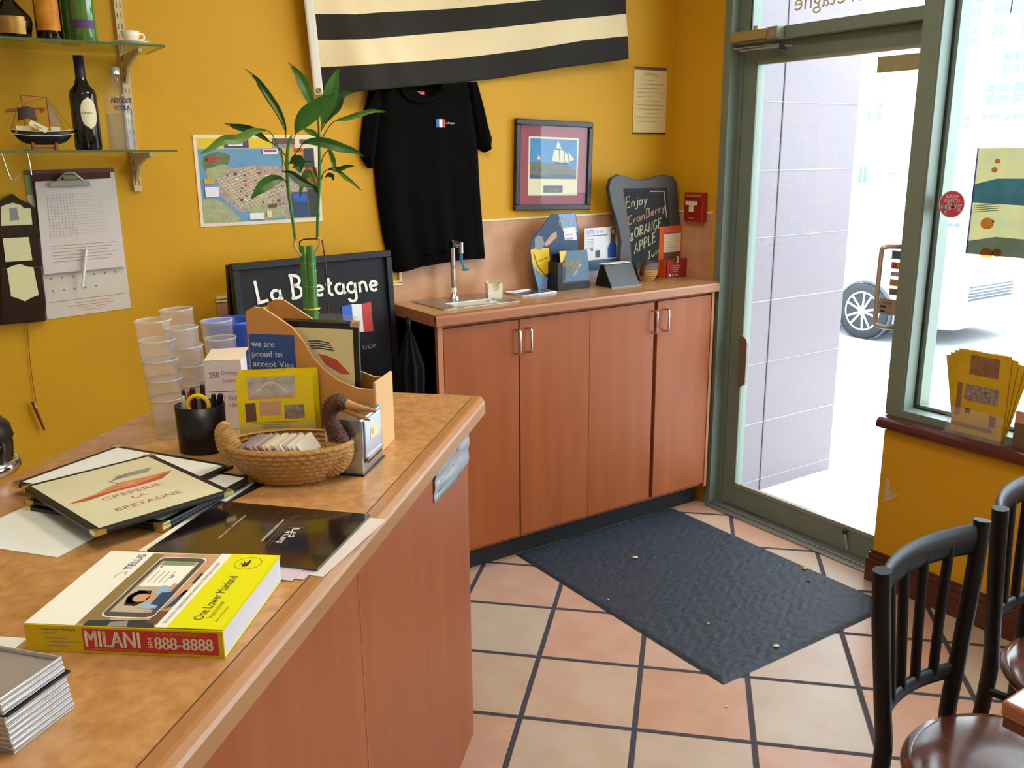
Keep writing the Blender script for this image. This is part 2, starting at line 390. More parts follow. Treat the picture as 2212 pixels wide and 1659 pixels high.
# door frame with transom
mb = MB()
mb.box(3.06, 3.122, 2.866, 2.906, 0, 2.6, m_alu); mb.box(3.122, 3.17, 2.845, 2.906, 0, 2.6, m_alu)
mb.box(3.055, 3.17, 1.966, 2.866, 2.088, 2.133, m_alu); mb.box(3.055, 3.17, 1.906, 2.866, 2.55, 2.6, m_alu)
mb.box(3.108, 3.17, 1.906, 1.962, 2.13, 2.55, m_alu); mb.box(3.108, 3.17, 2.80, 2.866, 2.13, 2.55, m_alu)
mb.box(3.104, 3.110, 2.795, 2.802, 2.133, 2.55, m_gask)
dfr = struct(mb.build('trim_4'))
MB().box(3.110, 3.115, 1.962, 2.80, 2.13, 2.55, m_pane).build('transom_pane', dfr)
mb = MB(); mb.box(3.03, 3.17, 1.956, 2.87, 0, .008, m_steel); mb.box(3.062, 3.09, 1.956, 2.87, .008, .014, m_steel); struct(mb.build('trim_5', bevel=.002))
# door leaf
XD = 3.122
door = struct(MB().box(XD, XD + .045, 2.764, 2.842, .012, 2.0879, m_alu).box(XD, XD + .045, 1.912, 2.007, .012, 2.0879, m_alu)
              .box(XD, XD + .045, 2.007, 2.764, .012, .112, m_alu).box(XD, XD + .045, 2.007, 2.764, 2.012, 2.0879, m_alu)
              .box(XD - .004, XD, 2.764, 2.770, .1, 2.02, m_alu).build('door_1', bevel=.002))
MB().box(XD + .018, XD + .024, 2.005, 2.766, .110, 2.014, m_pane).build('pane', door)
m_beige = mat('glazing_bead', '97998A', .4, metal=.2)
MB().box(XD - .004, XD + .018, 2.007, 2.764, .112, .128, m_beige).box(XD - .004, XD + .018, 2.007, 2.764, 2.002, 2.014, m_beige).build('glazing_bead', door)
m_hand = mat('satin_brass', 'C4BAA4', .35, metal=.6)
MB().tube([(XD, 1.988, 1.300), (XD - .05, 2.0, 1.302), (XD - .082, 2.035, 1.298), (XD - .085, 2.045, 1.26), (XD - .085, 2.045, 1.04), (XD - .082, 2.035, 1.004), (XD - .05, 2.0, .998), (XD, 1.988, .998)], .009, m_hand, 10, sub=5).build('pull_handle', door)
pl = [(2.755 - y, z) for y, z in arc(0, .80, .028, .04, 90, 0, 6) + arc(0, .64, .028, .04, 0, -90, 6)]
MB().add([(XD - .022, 2.762, .84)] , [], m_alu).build('x') if 0 else None
py_ = [(0, .84)] + [(b_, z_) for b_, z_ in arc(.0, .81, .045, .03, 90, 0, 5)] + [(b_, z_) for b_, z_ in arc(.0, .63, .045, .03, 0, -90, 5)]
n = len(py_)
mb = MB(); m_plate = mat('bronze_plate', '7D7566', .4, metal=.5)
vs = [(XD - .004, 2.772 - b_, z_) for b_, z_ in py_] + [(XD - .016, 2.772 - b_, z_) for b_, z_ in py_]
mb.add(vs, [tuple(range(n)), tuple(range(2 * n - 1, n - 1, -1))] + [(i, (i + 1) % n, (i + 1) % n + n, i + n) for i in range(n)], m_plate); mb.build('push_plate', door)
p = on_x(1828, 1147, XD)
MB().cyl((XD - .01, p.y, p.z + .0), (XD - .012, p.y - .02, .03), .006, m_hand).ball((XD - .01, p.y, p.z), .011, m_gask).build('kick_stop', door)
# door closer
m_cl = mat('bronze_closer', 'A8925A', .4, metal=.35); m_arm = mat('closer_arm', '9A9AA0', .22, metal=.9)
t = thing('door_closer', 'bronze door closer with flat steel arms over the glass door', 'door closer', (3.055, 2.75, 2.11))
MB().box(-.05, 0, -.12, .07, -.022, .018, m_cl).build('body', t, bevel=.004)
MB().cyl((-.025, -.045, .018), (-.025, -.045, .034), .012, m_cl).build('screw', t)
MB().box(-.05, -.003, -.175, -.125, -.025, .02, m_alud).box(-.052, -.05, -.168, -.14, -.015, .01, m_cl).build('end_bracket', t, bevel=.002)
MB().box(-.035, -.012, -.16, .06, -.05, -.042, m_arm, T=Matrix.Rotation(.10, 4, 'Z')).build('arm', t, bevel=.002)
MB().box(-.05, -.027, -.24, .02, -.062, -.054, m_arm, T=Matrix.Rotation(.02, 4, 'Z')).build('arm', t, bevel=.002)
MB().cyl((-.04, -.2, -.075), (-.04, -.2, -.04), .014, m_gask).build('pivot', t)
# ------------------------------------------------------------------ outdoors
m_walk = mat('pale_sidewalk', 'D8D8D4', .85, noise=.06, nscale=4)
m_street = mat('street_asphalt', 'A9ABAE', .85, noise=.08, nscale=5)
mb = MB(); mb.box(3.17, 6.3, -12, 16, -.45, -.004, m_walk)
m_joint = mat('sidewalk_joint', '8E9094', .9)
for yy in (2.05, .75, -.6): mb.box(3.9 if yy > 1 else 3.2, 6.3, yy, yy + .012, -.004, -.0025, m_joint)
for xx in (4.25, 5.4): mb.box(xx, xx + .012, -12, 2.8, -.004, -.0025, m_joint)
struct(mb.build('floor_outside'))
sbox('street', (6.3, 40, -30, 45, -.45, -.30), m_street); bpy.data.objects['street'].name = 'ground'
def stone_mat():
    m = mat('grey_granite', '7C7076', .3, spec=.5, noise=.10, nscale=130)
    return m
m_st = stone_mat(); m_sj = mat('pale_joint', '96949C', .6); m_sjd = mat('dark_joint', '4C484E', .7)
mb = MB(); mb.box(3.18, 3.955, 2.86, 3.9, -.02, 4.2, m_st)
for k in range(-1, 14):
    z = .055 + .3012 * k
    if z > 0: mb.box(3.18, 3.957, 2.8575, 2.86, z, z + (.006 if k % 2 == 1 else .004), m_sj)
mb.box(3.405, 3.411, 2.8572, 2.86, 0, 4.2, m_sjd)
struct(mb.build('wall_outside'))
# white building across the street, far building further left
def building(name, label, x, y0, y1, z1, wins, m):
    t = thing(name, label, 'building', (x, (y0 + y1) / 2, -.30)); cy = (y0 + y1) / 2
    MB().box(0, 6, y0 - cy, y1 - cy, 0, z1, m).build('wall', t)
    for (wy, wz, ww, wh, nx, nz) in wins:
        mb = MB(); mb.box(-.05, .02, wy - cy, wy + ww - cy, wz, wz + wh, m_wf)
        f = mb.build('window', t)
        g = MB()
        for i in range(nx):
            for j in range(nz):
                a0 = wy - cy + ww * (i + .12) / nx; a1 = wy - cy + ww * (i + .88) / nx
                g.box(-.06, -.05, a0, a1, wz + wh * (j + .1) / nz, wz + wh * (j + .9) / nz, m_wg)
        g.build('pane', f)
    return t
m_wb = mat('white_render', 'EDEDEA', .9); m_wf = mat('white_window_frame', 'E9EEF0', .6); m_wg = mat('blue_window_glass', '6A747C', .2, spec=.6)
wins = []
for (x0_, y0_, x1_, y1_, nx_, nz_) in ((2075, -40, 2122, 38, 2, 3), (2150, -45, 2185, 28, 1, 3), (2190, -45, 2230, 26, 2, 3), (2072, 54, 2090, 103, 1, 2), (2096, 54, 2114, 100, 1, 2), (2143, 48, 2168, 82, 2, 1), (2205, 42, 2240, 80, 2, 2), (2165, 112, 2185, 160, 1, 2), (2190, 110, 2225, 156, 2, 2),
        (2128, 180, 2150, 225, 1, 2), (2156, 178, 2180, 224, 1, 2), (2186, 176, 2212, 222, 1, 2), (2058, 246, 2074, 281, 1, 2), (2078, 246, 2095, 280, 1, 2), (2120, 246, 2160, 258, 3, 1), (2168, 246, 2215, 258, 3, 1), (2045, 480, 2075, 492, 2, 1)):
    a_, b2_ = on_x(x0_, y0_, 21.94), on_x(x1_, y1_, 21.94)
    wins.append((b2_.y, b2_.z + .30, a_.y - b2_.y, a_.z - b2_.z, nx_, nz_))
building('office_building', 'white office block with blue window grids across the street', 22, 4, 14.3, 12, wins, m_wb)
building('distant_building', 'low white building behind the parked car seen through the door', 30, 17.5, 26, 7.5, [(lambda a_, b2_: (b2_.y, b2_.z + .30, a_.y - b2_.y, a_.z - b2_.z, nx_, nz_))(on_x(x0_, y0_, 29.94), on_x(x1_, y1_, 29.94)) for (x0_, y0_, x1_, y1_, nx_, nz_) in ((1893, 220, 1906, 258, 1, 2), (1903, 160, 1912, 178, 1, 1), (1872, 240, 1882, 262, 1, 1), (1855, 355, 1872, 400, 2, 1), (1920, 372, 1935, 380, 2, 1))], m_wb)
# parked car: side at x = 7.9, front pointing towards -y
def car():
    mc = mat('white_car_paint', 'E6E8EA', .25, spec=.6, coat=.5); mt = mat('tyre_rubber', '2B3036', .7); mr = mat('alloy_rim', 'DDE2E6', .25, metal=.5)
    mg = mat('car_window', '9FB4C2', .08, spec=.8); md = mat('dark_grille', '4A5560', .5); mh = mat('headlamp', 'E8F0F4', .1)
    t = thing('parked_car', 'white car parked at the kerb beyond the glass door', 'car', (8.42, 5.79, -.30))
    t.scale = (.93, .93, .93)
    L0, L1 = -.92, 3.6                                          # along y, front at L0; wheel centres at y=0 and 2.65
    def sec(v):                                                # height profile of the body along y
        y = L0 + (L1 - L0) * v
        pts = [(-.92, .55), (-.75, .72), (-.3, .86), (.55, .98), (1.2, 1.40), (2.3, 1.43), (3.1, 1.02), (3.6, .85)]
        for (a, za), (b, zb_) in zip(pts, pts[1:]):
            if a <= y <= b: return y, za + (zb_ - za) * (y - a) / (b - a)
        return y, pts[-1][1]
    def body(u, v):
        y, zt = sec(v); wd = .86 - .10 * max(0, (-.35 - y) / .6) ** 1.5 * 2
        k = abs(u * 2 - 1); sg = 1 if u > .5 else -1
        inset = .16 * max(0, (zt - .95) / .45)
        if k > .45:
            q = (k - .45) / .55; z = zt - (zt - .2) * q; x = sg * (wd - inset * (1 - q) ** 1 * 1.0 - .04 * abs(q * 2 - 1) ** 3)
        else: z = zt + .02 * (1 - (k / .45) ** 2); x = sg * (wd - inset) * k / .45
        if u == .5: x = 0
        return (.88 + x, y, z)
    mb = MB(); mb.grid(body, 30, 60, mc)
    fr = [body(i / 30, 0) for i in range(31)]; mb.add(fr, [tuple(range(31))], mc); rr = [body(i / 30, 1) for i in range(31)]; mb.add(rr, [tuple(range(31))], mc)
    mb.build('body', t)
    MB().box(.12, 1.64, -.965, -.90, .22, .44, mc).build('bumper', t, bevel=.03)
    g = MB()
    for i in range(5): g.box(.45, 1.3, -.955, -.93, .50 + i * .035, .515 + i * .035, md)
    for i in range(4): g.box(.05, .09, -.80 + .0, -.62, .56 + i * .045, .575 + i * .045, md)
    g.build('grille', t)
    g = MB()
    for sx in (.12, 1.3): g.box(sx, sx + .34, -.93, -.86, .58, .70, mh)
    g.build('headlamp', t, bevel=.02)
    MB().box(.2, .5, -.975, -.95, .26, .36, mh).box(1.26, 1.56, -.975, -.95, .26, .36, mh).build('fog_lamp', t, bevel=.02)
    MB().box(.155, .17, .75, 1.2, .95, 1.25, mg).box(.155, .17, 1.28, 2.2, .95, 1.3, mg).build('side_window', t)
    for wx in (.02, 1.6):
        for wy in (0, 2.65):
            T = Matrix.Translation((wx, wy, .32)) @ Matrix.Rotation(PI / 2, 4, 'Y')
            w_ = MB(T=T); w_.lathe([(.20, -.09), (.29, -.10), (.32, -.07), (.32, .12), (.2, .12)], mt, 40); wo = w_.build('wheel', t)
            rm = MB(T=T); rm.lathe([(.205, -.095), (.215, -.1), (.225, -.095), (.21, -.05), (.2, .08)], mr, 40, cap=False); rm.lathe([(.045, -.10), (.045, -.05)], mr, 16)
            for k in range(10):
                rm.box(.03, .21, -.012 - .0, .012, -.095, -.07, mr, T=Matrix.Rotation(2 * PI * k / 10 + (.08 if k % 2 else -.08), 4, 'Z'))
            rm.lathe([(.0, -.03), (.2, -.03)], md, 30, cap=False)
            rm.build('rim', wo)
    MB(T=Matrix.Translation((.0, 0, .32)) @ Matrix.Rotation(PI / 2, 4, 'Y')).lathe([(.325, -.055), (.345, -.055), (.345, -.02), (.325, -.02)], md, 40, cap=False).build('wheel_arch', t)
    return t
car()
# ------------------------------------------------------------------ woods
m_cab = mat('reddish_wood', '9E562C', .42, spec=.3, noise=.12, nscale=3.2, stretch=(6, 6, .55), c2='924C25')
m_cab2 = mat('reddish_wood_edge', 'B87A55', .4, noise=.08, nscale=5, stretch=(6, 6, .6))
m_cabd = mat('shadow_gap_wood', '6A2A18', .6)
m_top = mat('tan_laminate', 'C29460', .26, spec=.5, noise=.16, nscale=48, c2='AA7A46')
m_edge = mat('wood_edge', 'A87648', .3, spec=.5, noise=.06, nscale=8)
m_kick = mat('black_toe_kick', '1E1F22', .6)
m_chrome = mat('chrome', 'D8DADD', .12, metal=1)
m_black = mat('black_plastic', '151517', .35)
m_white = mat('white_paper', 'F0EEE6', .7)
# wall cabinet run
ZT = 1.08
t = thing('cabinet', 'long reddish wood cabinet with four doors along the yellow wall', 'cabinet', (1.595, 2.87, 0))
X0 = 1.595
MB().box(0, 1.44, .018, .345, .1, 1.034, m_cab).box(0, .022, -.002, .345, .1, 1.034, m_cab2).box(1.425, 1.44, -.002, .05, .1, 1.034, m_cab2).build('body', t)
MB().box(.01, 1.44, .068, .34, 0, .1, m_kick).build('toe_kick', t)
dx = [(.024, .360), (.366, .716), (.717, 1.073), (1.094, 1.42)]
hx = [.350, .404, 1.066, 1.134]
for i, (a, b_) in enumerate(dx):
    d = MB().box(a, b_, -.002, .017, .118, 1.022, m_cab).build('door', t, bevel=.002)
    h = hx[i]
    MB().tube([(h, 0, .985), (h, -.026, .985), (h, -.030, .980), (h, -.030, .896), (h, -.026, .891), (h, 0, .891)], .0048, m_chrome, 8).build('handle', d)
MB().box(1.074, 1.094, .010, .017, .118, 1.022, m_cabd).build('filler_strip', t)
ct = MB().box(-.015, 1.462, -.016, .345, 1.036, ZT, m_top).build('x')
bpy.data.objects.remove(ct)
m_edge2 = mat('worktop_edge_wood', 'A0643C', .3, spec=.5)
mb = MB(T=Matrix.Translation((1.58, 2.854, 0)))
mb.box(0, 1.46, .012, .365, ZT - .006, ZT, m_top); mb.box(0, 1.46, .002, .365, 1.036, ZT - .006, m_cab2)
pf = [(.002, 1.036), (-.006, 1.037), (-.008, 1.040), (-.008, 1.068), (-.004, 1.076), (.012, ZT)]
mb.add([(x, y, z) for x in (0, 1.46) for y, z in pf], [(i, i + 6, i + 7, i + 1) for i in range(5)], m_edge2)
mb.add([(0, y, z) for y, z in pf], [(0, 1, 2, 3, 4, 5)], m_edge); mb.add([(1.46, y, z) for y, z in pf], [(5, 4, 3, 2, 1, 0)], m_edge)
tag(mb.build('worktop'), 'narrow laminate worktop on the wall cabinet holding sink and leaflets', 'worktop')
# sink
m_sink = mat('brushed_steel', 'A9A49A', .3, metal=.85)
sc = [on_z(*p, ZT) for p in ((955, 671), (1111, 654), (1052, 637), (890, 654))]
t = thing('sink', 'small brushed steel drip sink set into the worktop', 'sink', (1.66, 2.93, ZT))
w0, w1, d0, d1 = 0, .345, 0, .255
i0, i1, j0, j1 = .075, .285, .02, .125
mb = MB()
mb.box(w0, w1, d0, j0, 0, .004, m_sink); mb.box(w0, w1, j1, d1, 0, .004, m_sink); mb.box(w0, i0, j0, j1, 0, .004, m_sink); mb.box(i1, w1, j0, j1, 0, .004, m_sink)
mb.build('rim', t, bevel=.001)
m_basin = mat('white_enamel', 'DCDCD6', .25)
mb = MB(); mb.flat(i0, i1, j0, j1, .0008, m_basin); mb.box(i0, i1, j1 - .002, j1, .0008, .004, m_basin)
mb.build('basin', t)
MB().cyl((i1 - .03, .08, .001), (i1 - .03, .08, .006), .012, m_chrome).build('drain', t)
# tap
p = on_z(977, 647, ZT)
t = thing('water_tap', 'tall chrome column water tap with blue lever behind the sink', 'tap', (p.x, 3.13, ZT + .004))
MB().lathe([(.026, 0), (.026, .006), (.012, .016), (.011, .03)], m_chrome).build('base', t)
MB().lathe([(.013, .028), (.013, .046)], mat('cream_collar', 'E8E2C8', .4)).build('collar', t)
MB().cyl((0, 0, .04), (0, 0, .225), .011, m_chrome, 20).ball((0, 0, .225), .012, m_chrome).build('column', t)
MB().box(-.012, .014, -.022, .010, .205, .232, m_black).cyl((.004, -.012, .216), (.018, -.036, .216), .010, m_chrome).cyl((.018, -.036, .228), (.018, -.036, .185), .010, m_chrome).build('spout', t, bevel=.002)
m_teal = glass('teal_plastic', (.25, .62, .72), .45, .1, (.1, .45, .55))
MB().cyl((.018, -.036, .185), (.018, -.036, .158), .007, m_teal).cyl((.018, -.036, .16), (.022, -.055, .125), .005, m_teal).ball((.024, -.058, .122), .015, m_teal, sc=(1.2, 1, .35)).build('lever', t)
# ceramic sugar caddy
m_cer = mat('cream_ceramic', 'EDE8D4', .25, spec=.5)
p = on_z(1062, 640, ZT)
t = thing('sugar_caddy', 'cream ceramic sugar packet caddy with notched ends beside the sink', 'caddy', (p.x - .01, 3.085, ZT), -.45)
def notch(y0, y1, mb):
    pr = [(-.028, 0), (.028, 0), (.031, .062), (.014, .062)] + arc(0, .05, .014, .018, 20, -200, 8) + [(-.014, .062), (-.031, .062)]
    mb.prism(pr, y0, y1, m_cer)
mb = MB(); mb.box(-.028, .028, -.05, .05, 0, .006, m_cer); notch(-.052, -.047, mb); notch(.047, .052, mb)
for sx in (-1, 1): mb.add([(sx * .028, -.05, 0), (sx * .028, .05, 0), (sx * .031, .05, .062), (sx * .031, -.05, .062), (sx * .023, -.05, 0), (sx * .023, .05, 0), (sx * .026, .05, .062), (sx * .026, -.05, .062)], [(0, 1, 2, 3), (7, 6, 5, 4), (3, 2, 6, 7), (0, 3, 7, 4), (1, 5, 6, 2)], m_cer)
mb.build('holder', t, bevel=.001)
MB().box(-.02, .02, -.04, .03, .0065, .045, m_white).box(-.016, .018, -.03, .02, .045, .055, mat('sugar_packet', 'D8CFA8', .6)).build('sugar_packets', t)
# metal tray lid
p = on_z(1145, 634, ZT)
m_tin = mat('polished_tin', 'C2C4C6', .2, metal=.9)
mb = MB(); mb.box(-.085, .10, -.05, .075, 0, .003, m_tin)
for a in ((-.085, .10, -.05, -.046), (-.085, .10, .071, .075), (-.085, -.081, -.05, .075), (.096, .10, -.05, .075)): mb.box(*a, .003, .008, m_tin)
tag(mb.build('metal_tray', bevel=.001, loc=(p.x, 3.075, ZT), rz=.06), 'shallow shiny metal tray lying between sugar caddy and cyclist leaflet stand', 'tray')

# ---------------------------------------------- leaflets on the worktop
m_navy = mat('print_navy', '2D4668', .45); m_sky = mat('print_sky', '7FA6D6', .45); m_yel = mat('print_yellow', 'E8C21A', .45); m_skin = mat('print_skin', 'C89A78', .5)
m_dkgrey = mat('print_charcoal', '33383C', .45); m_slate = mat('print_slate', '567086', .45); m_prw = mat('print_white', 'E6E8EE', .5); m_gold = mat('print_gold', 'CFA32A', .5)
m_blue = mat('print_blue', '2C5FBE', .45); m_grey = mat('print_grey', '8A8C90', .5); m_brown = mat('print_brown', '6A4A3C', .5); m_redp = mat('print_red', 'C23A30', .5)
m_green = mat('print_green', '7C9A6A', .5); m_lav = mat('print_lavender', '8A8FD0', .5); m_ppl = mat('print_purple', '5A3E70', .5); m_cream = mat('print_cream', 'E2D9B4', .55)
def poster_frame(px_pts, Y, X0_, Z0_):
    return [(on_y(a, b_, Y).x - X0_, on_y(a, b_, Y).z - Z0_) for a, b_ in px_pts]
# cyclist standee
YC = 3.13
p = on_y(1170, 628, YC); P0 = (p.x, YC, ZT)
t = thing('brochure_stand', 'cut-out leaflet stand shaped as a cyclist in yellow jersey and helmet', 'brochure stand', P0)
F = lambda pts: poster_frame(pts, YC, P0[0], ZT)
out = F([(1163, 628), (1147, 565), (1145, 535), (1152, 512), (1165, 498), (1192, 462), (1243, 459), (1250, 502), (1246, 560), (1238, 600), (1200, 628)])
out = [(x, max(z, 0)) for x, z in out]
MB().prism(out[::-1], 0, .004, m_navy).build('backing', t)
def pr(mb, pts, m, y=-.0006): mb.quad([(x, y, z) for x, z in F(pts)], m)
mb = MB()
pr(mb, [(1146, 540), (1160, 534), (1185, 536), (1188, 560), (1184, 590), (1176, 596), (1160, 588), (1150, 570)], m_yel)
pr(mb, [(1150, 572), (1162, 588), (1183, 600), (1184, 626), (1164, 627)], m_sky)
pr(mb, [(1155, 515), (1163, 508), (1172, 512), (1176, 528), (1168, 541), (1155, 536)], m_grey, -.001)
pr(mb, [(1176, 526), (1192, 505), (1202, 500), (1203, 512), (1186, 528), (1178, 532)], m_skin)
pr(mb, [(1206, 463), (1242, 460), (1248, 502), (1216, 500)], m_sky); pr(mb, [(1216, 493), (1243, 490), (1246, 518), (1220, 519)], m_prw, -.001)
for cx in (1214, 1234):
    c = F([(cx, 479)])[0]; mb.ribbon([(c[0] + .018 * math.cos(a / 10 * 2 * PI), -.0014, c[1] + .018 * math.sin(a / 10 * 2 * PI)) for a in range(11)], .003, m_gold)
c = F([(1220, 500)])[0]; mb.text('CANCER', c[0] + .002, c[1] - .036, .009, m_blue, y=-.002, w=.045); mb.text('conquer', c[0] + .004, c[1] - .016, .007, m_redp, y=-.002, w=.04)
mb.ribbon([(c2[0], -.001, c2[1]) for c2 in F([(1152, 545), (1160, 572), (1178, 596)])], .004, m_dkgrey)
mb.ribbon([(c2[0], -.001, c2[1]) for c2 in F([(1162, 565), (1182, 556)])], .003, m_dkgrey)
mb.build('print', t)
MB().box(.03, .10, -.002, .06, 0, .04, m_black).build('foot', t)
# black pocket holder
YH = 3.06
p = on_y(1215, 627, YH)
t = thing('leaflet_box', 'black cardboard leaflet box with yellow diagonal lettering on slate card', 'leaflet holder', (p.x, YH, ZT))
c1 = poster_frame([(1211, 627), (1275, 618), (1271, 580), (1263, 516), (1238, 517), (1215, 520)], YH, p.x, ZT)
wR = c1[1][0]; H_ = .175
MB().box(0, wR, .0, .075, 0, .03, m_black).add([(0, 0, 0), (0, .075, 0), (0, .075, .15), (0, .005, .11)], [(3, 2, 1, 0)], m_black).box(0, wR, .07, .075, 0, .15, m_black).box(-.025, 0, .0, .075, 0, .12, m_black).build('box', t)
mb = MB(T=Matrix.Rotation(-.12, 4, 'X') @ Matrix.Translation((0, 0, .004)))
mb.prism([(-.002, 0), (wR, 0), (wR - .004, .16), (-.002, .165)], 0, .003, m_slate)
mb.build('leaflet', t)
mb.v = []; mb.f = []; mb.m = []; mb.s = []
mb.rect(0, wR, .002, .032, m_dkgrey, y=-.0004); mb.quad([(0, -.0005, .02), (.02, -.0005, .05), (.03, -.0005, .12), (0, -.0005, .14)], m_dkgrey)
mb.quad([(-.002, -.0008, .165), (.036, -.0008, .164), (.012, -.0008, .12), (-.001, -.0008, .105)], m_yel)
for i, s_ in enumerate(('END', 'YOUR', 'VELOCITY')): mb.text(s_, .022 + i * .019, .083 - i * .017 + .012, .017, m_gold, y=-.0012, rot=.85, w=(.032, .045, .07)[i], bold=.001)
mb.text('CONNECT HERE', .068, .052, .008, m_prw, y=-.0012, rot=.85, w=.065); mb.rect(.016, .032, .008, .024, m_prw, y=-.001); mb.text('community', .036, .014, .007, m_cream, y=-.001, w=.05)
mb.build('print', t)
# white leaflet rack with woman in blue
YE = 3.17
p = on_y(1262, 598, YE)
t = thing('leaflet_rack', 'clear rack with white leaflets showing a woman in blue', 'leaflet holder', (p.x, YE, ZT))
FE = lambda pts: poster_frame(pts, YE, p.x, ZT)
pp_ = p
c = FE([(1258, 494), (1330, 491), (1328, 560), (1268, 563)])
wE, z1, z0 = c[1][0] - c[0][0], c[0][1], c[3][1]
MB().box(0, wE, 0, .003, .0, z1, m_prw).box(0, wE, -.03, .0, 0, .055, glass('clear_acrylic', (.95, .95, .97), .08, .05)).build('leaflet', t)
mb = MB(); y = -.0006
mb.rect(0, wE, .055, z0, m_slate, y); mb.text('ENTER', .006, z1 - .028, .02, m_blue, w=.05); mb.text('TO WIN', .062, z1 - .025, .014, m_grey, w=.045)
mb.rect(.006, wE * .68, z1 - .036, z1 - .033, m_brown, y)
for i in range(5): mb.rect(.006, .05, z1 - .052 - i * .009, z1 - .049 - i * .009, m_grey, y)
mb.rect(.062, .088, z0 + .01, z0 + .042, m_brown, y); mb.rect(.034, .048, z0 + .04, z0 + .055, m_grey, y)
mb.quad([(wE * .70, y, z0 + .004), (wE * .97, y, z0 + .004), (wE * .98, y, z0 + .05), (wE * .93, y, z0 + .07), (wE * .76, y, z0 + .07), (wE * .69, y, z0 + .05)], m_blue)
mb.disc(wE * .85, z1 - .018, .016, m_brown, y - .0002, sz=1.1); mb.disc(wE * .85, z1 - .021, .010, m_skin, y - .0006, sz=1.2); mb.rect(wE * .77, wE * .93, z0 + .065, z1 - .028, m_brown, y + .0001)
mb.build('print', t)
# black slanted card stand
p = on_z(1322, 623, ZT)
t = thing('card_stand', 'black wedge shaped stand with a cream card on top beside leaflets', 'card stand', (p.x, 2.985, ZT), .0)
q1 = on_y(1322, 622, 2.985); q2 = on_y(1383, 614, 2.985); wS = q2.x - q1.x; t.location.x = q1.x
sd = [(0, 0), (.115, 0), (.115, .01), (.085, .092), (.06, .096)]
mb = MB(); A = [(0, y_, z_) for y_, z_ in sd]; B_ = [(wS, y_, z_) for y_, z_ in sd]
mb.add(A + B_, [(4, 3, 2, 1, 0), (5, 6, 7, 8, 9), (0, 5, 9, 4), (4, 9, 8, 3), (3, 8, 7, 2), (1, 2, 7, 6), (0, 1, 6, 5)], mat('dark_card_stand', '232527', .35, spec=.5))
mb.build('wedge', t, bevel=.002)
MB().box(-.004, wS + .004, -.003, .002, 0, .006, mat('grey_lip', '8A8E92', .3)).build('lip', t)
MB().box(.008, wS - .012, .055, .10, .0965, .099, m_white).box(wS - .02, wS - .002, .06, .1, .0965, .0975, m_green).build('card', t)
# small basket behind
m_wick = mat('wicker', 'B98A4C', .6, noise=.25, nscale=120, bump=.8, bscale=260)
m_wickd = mat('dark_wicker', '54301E', .55, noise=.3, nscale=120, bump=.8, bscale=260)
def basket_shell(mb, a, b_, h, m, rows=9, wob=.0022, flare=1.0, n=120, thick=.005, base=.62):
    def ring(t_): return base + (1 - base) * math.sin(t_ * PI / 2 * flare)
    def fo(u, v, ins=0):
        an = 2 * PI * u; k = ring(v); bump_ = wob * abs(math.sin(v * rows * PI)) * (1 + .35 * math.sin(an * 38 + math.floor(v * rows) * PI))
        rr = bump_ - ins
        return ((a * k + rr) * math.cos(an), (b_ * k + rr) * math.sin(an), h * v)
    mb.grid(lambda u, v: fo(u, v), n, rows * 6, m); mb.grid(lambda u, v: fo(1 - u, v, thick), n, rows * 6, m)
    mb.grid(lambda u, v: fo(u, 1, 0 if v < .5 else thick) if v in (0, 1) else (fo(u, 1, thick / 2)[0], fo(u, 1, thick / 2)[1], h + .003), n, 2, m)
    mb.lathe([(0, .001), (base, .001)], m, 40, cap=False, T=Matrix.Diagonal((a, b_, 1, 1)))
p = on_z(1402, 609, ZT)
t = thing('duck_basket', 'small wicker duck basket at the foot of the scalloped chalkboard', 'basket', (p.x + .02, 3.075, ZT), .1)
mb = MB(); basket_shell(mb, .055, .04, .05, m_wick, rows=5, n=60); mb.build('bowl', t)
MB().tube([(-.045, -.01, .035), (-.056, -.02, .065), (-.050, -.03, .088), (-.038, -.035, .092)], [.013, .011, .012, .014], m_wickd, 10, sub=4).tube([(-.045, -.04, .088), (-.075, -.05, .078)], [.008, .003], m_wickd, 8).build('duck_head', t)
MB().lathe([(.02, .03), (.05, .055), (.052, .085)], glass('clear_plastic', (.94, .94, .95), .10, .06), 20, cap=False).build('liner_cup', t)
# chalkboard with wavy frame
YB = 3.135
P = [on_y(*q_, YB) for q_ in ((1312, 385), (1462, 385))]
cb0 = on_y(1335, 600, YB)
t = thing('chalkboard', 'dark chalkboard with wavy grey frame offering cranberry orange apple juice', 'chalkboard', (cb0.x, YB + .0, ZT))
FB = lambda pts: [(on_y(a, b_, YB).x - cb0.x, on_y(a, b_, YB).z - ZT) for a, b_ in pts]
outl = FB([(1352, 600), (1335, 560), (1338, 520), (1330, 480), (1317, 440), (1311, 405), (1317, 385), (1332, 377), (1347, 380), (1362, 386), (1380, 389), (1400, 386), (1418, 380), (1436, 377), (1452, 382), (1460, 395), (1461, 420), (1462, 450), (1466, 480), (1466, 520), (1465, 560), (1462, 600)])
zz = -.0
outl = [(x, max(z, .002)) for x, z in outl]
m_cfr = mat('grey_chalkboard_frame', '4A4747', .4, spec=.45); m_slt = mat('slate_board', '26282A', .75, noise=.25, nscale=25)
MB().prism(outl[::-1], -.012, .012, m_cfr).build('frame', t, bevel=.004)
inn = FB([(1342, 407), (1437, 405), (1440, 440), (1448, 596), (1362, 596), (1357, 500)])
inn = [(x, max(z, .02)) for x, z in inn]
mb = MB(); mb.quad([(x, -.0125, z) for x, z in inn][::-1], m_slt)
mb.build('slate', t)
mb = MB(); ch1 = mat('white_chalk', 'B9B5A0', .9); ch2 = mat('pink_chalk', 'B48A72', .9); ch3 = mat('yellow_chalk', 'BDB78A', .9)
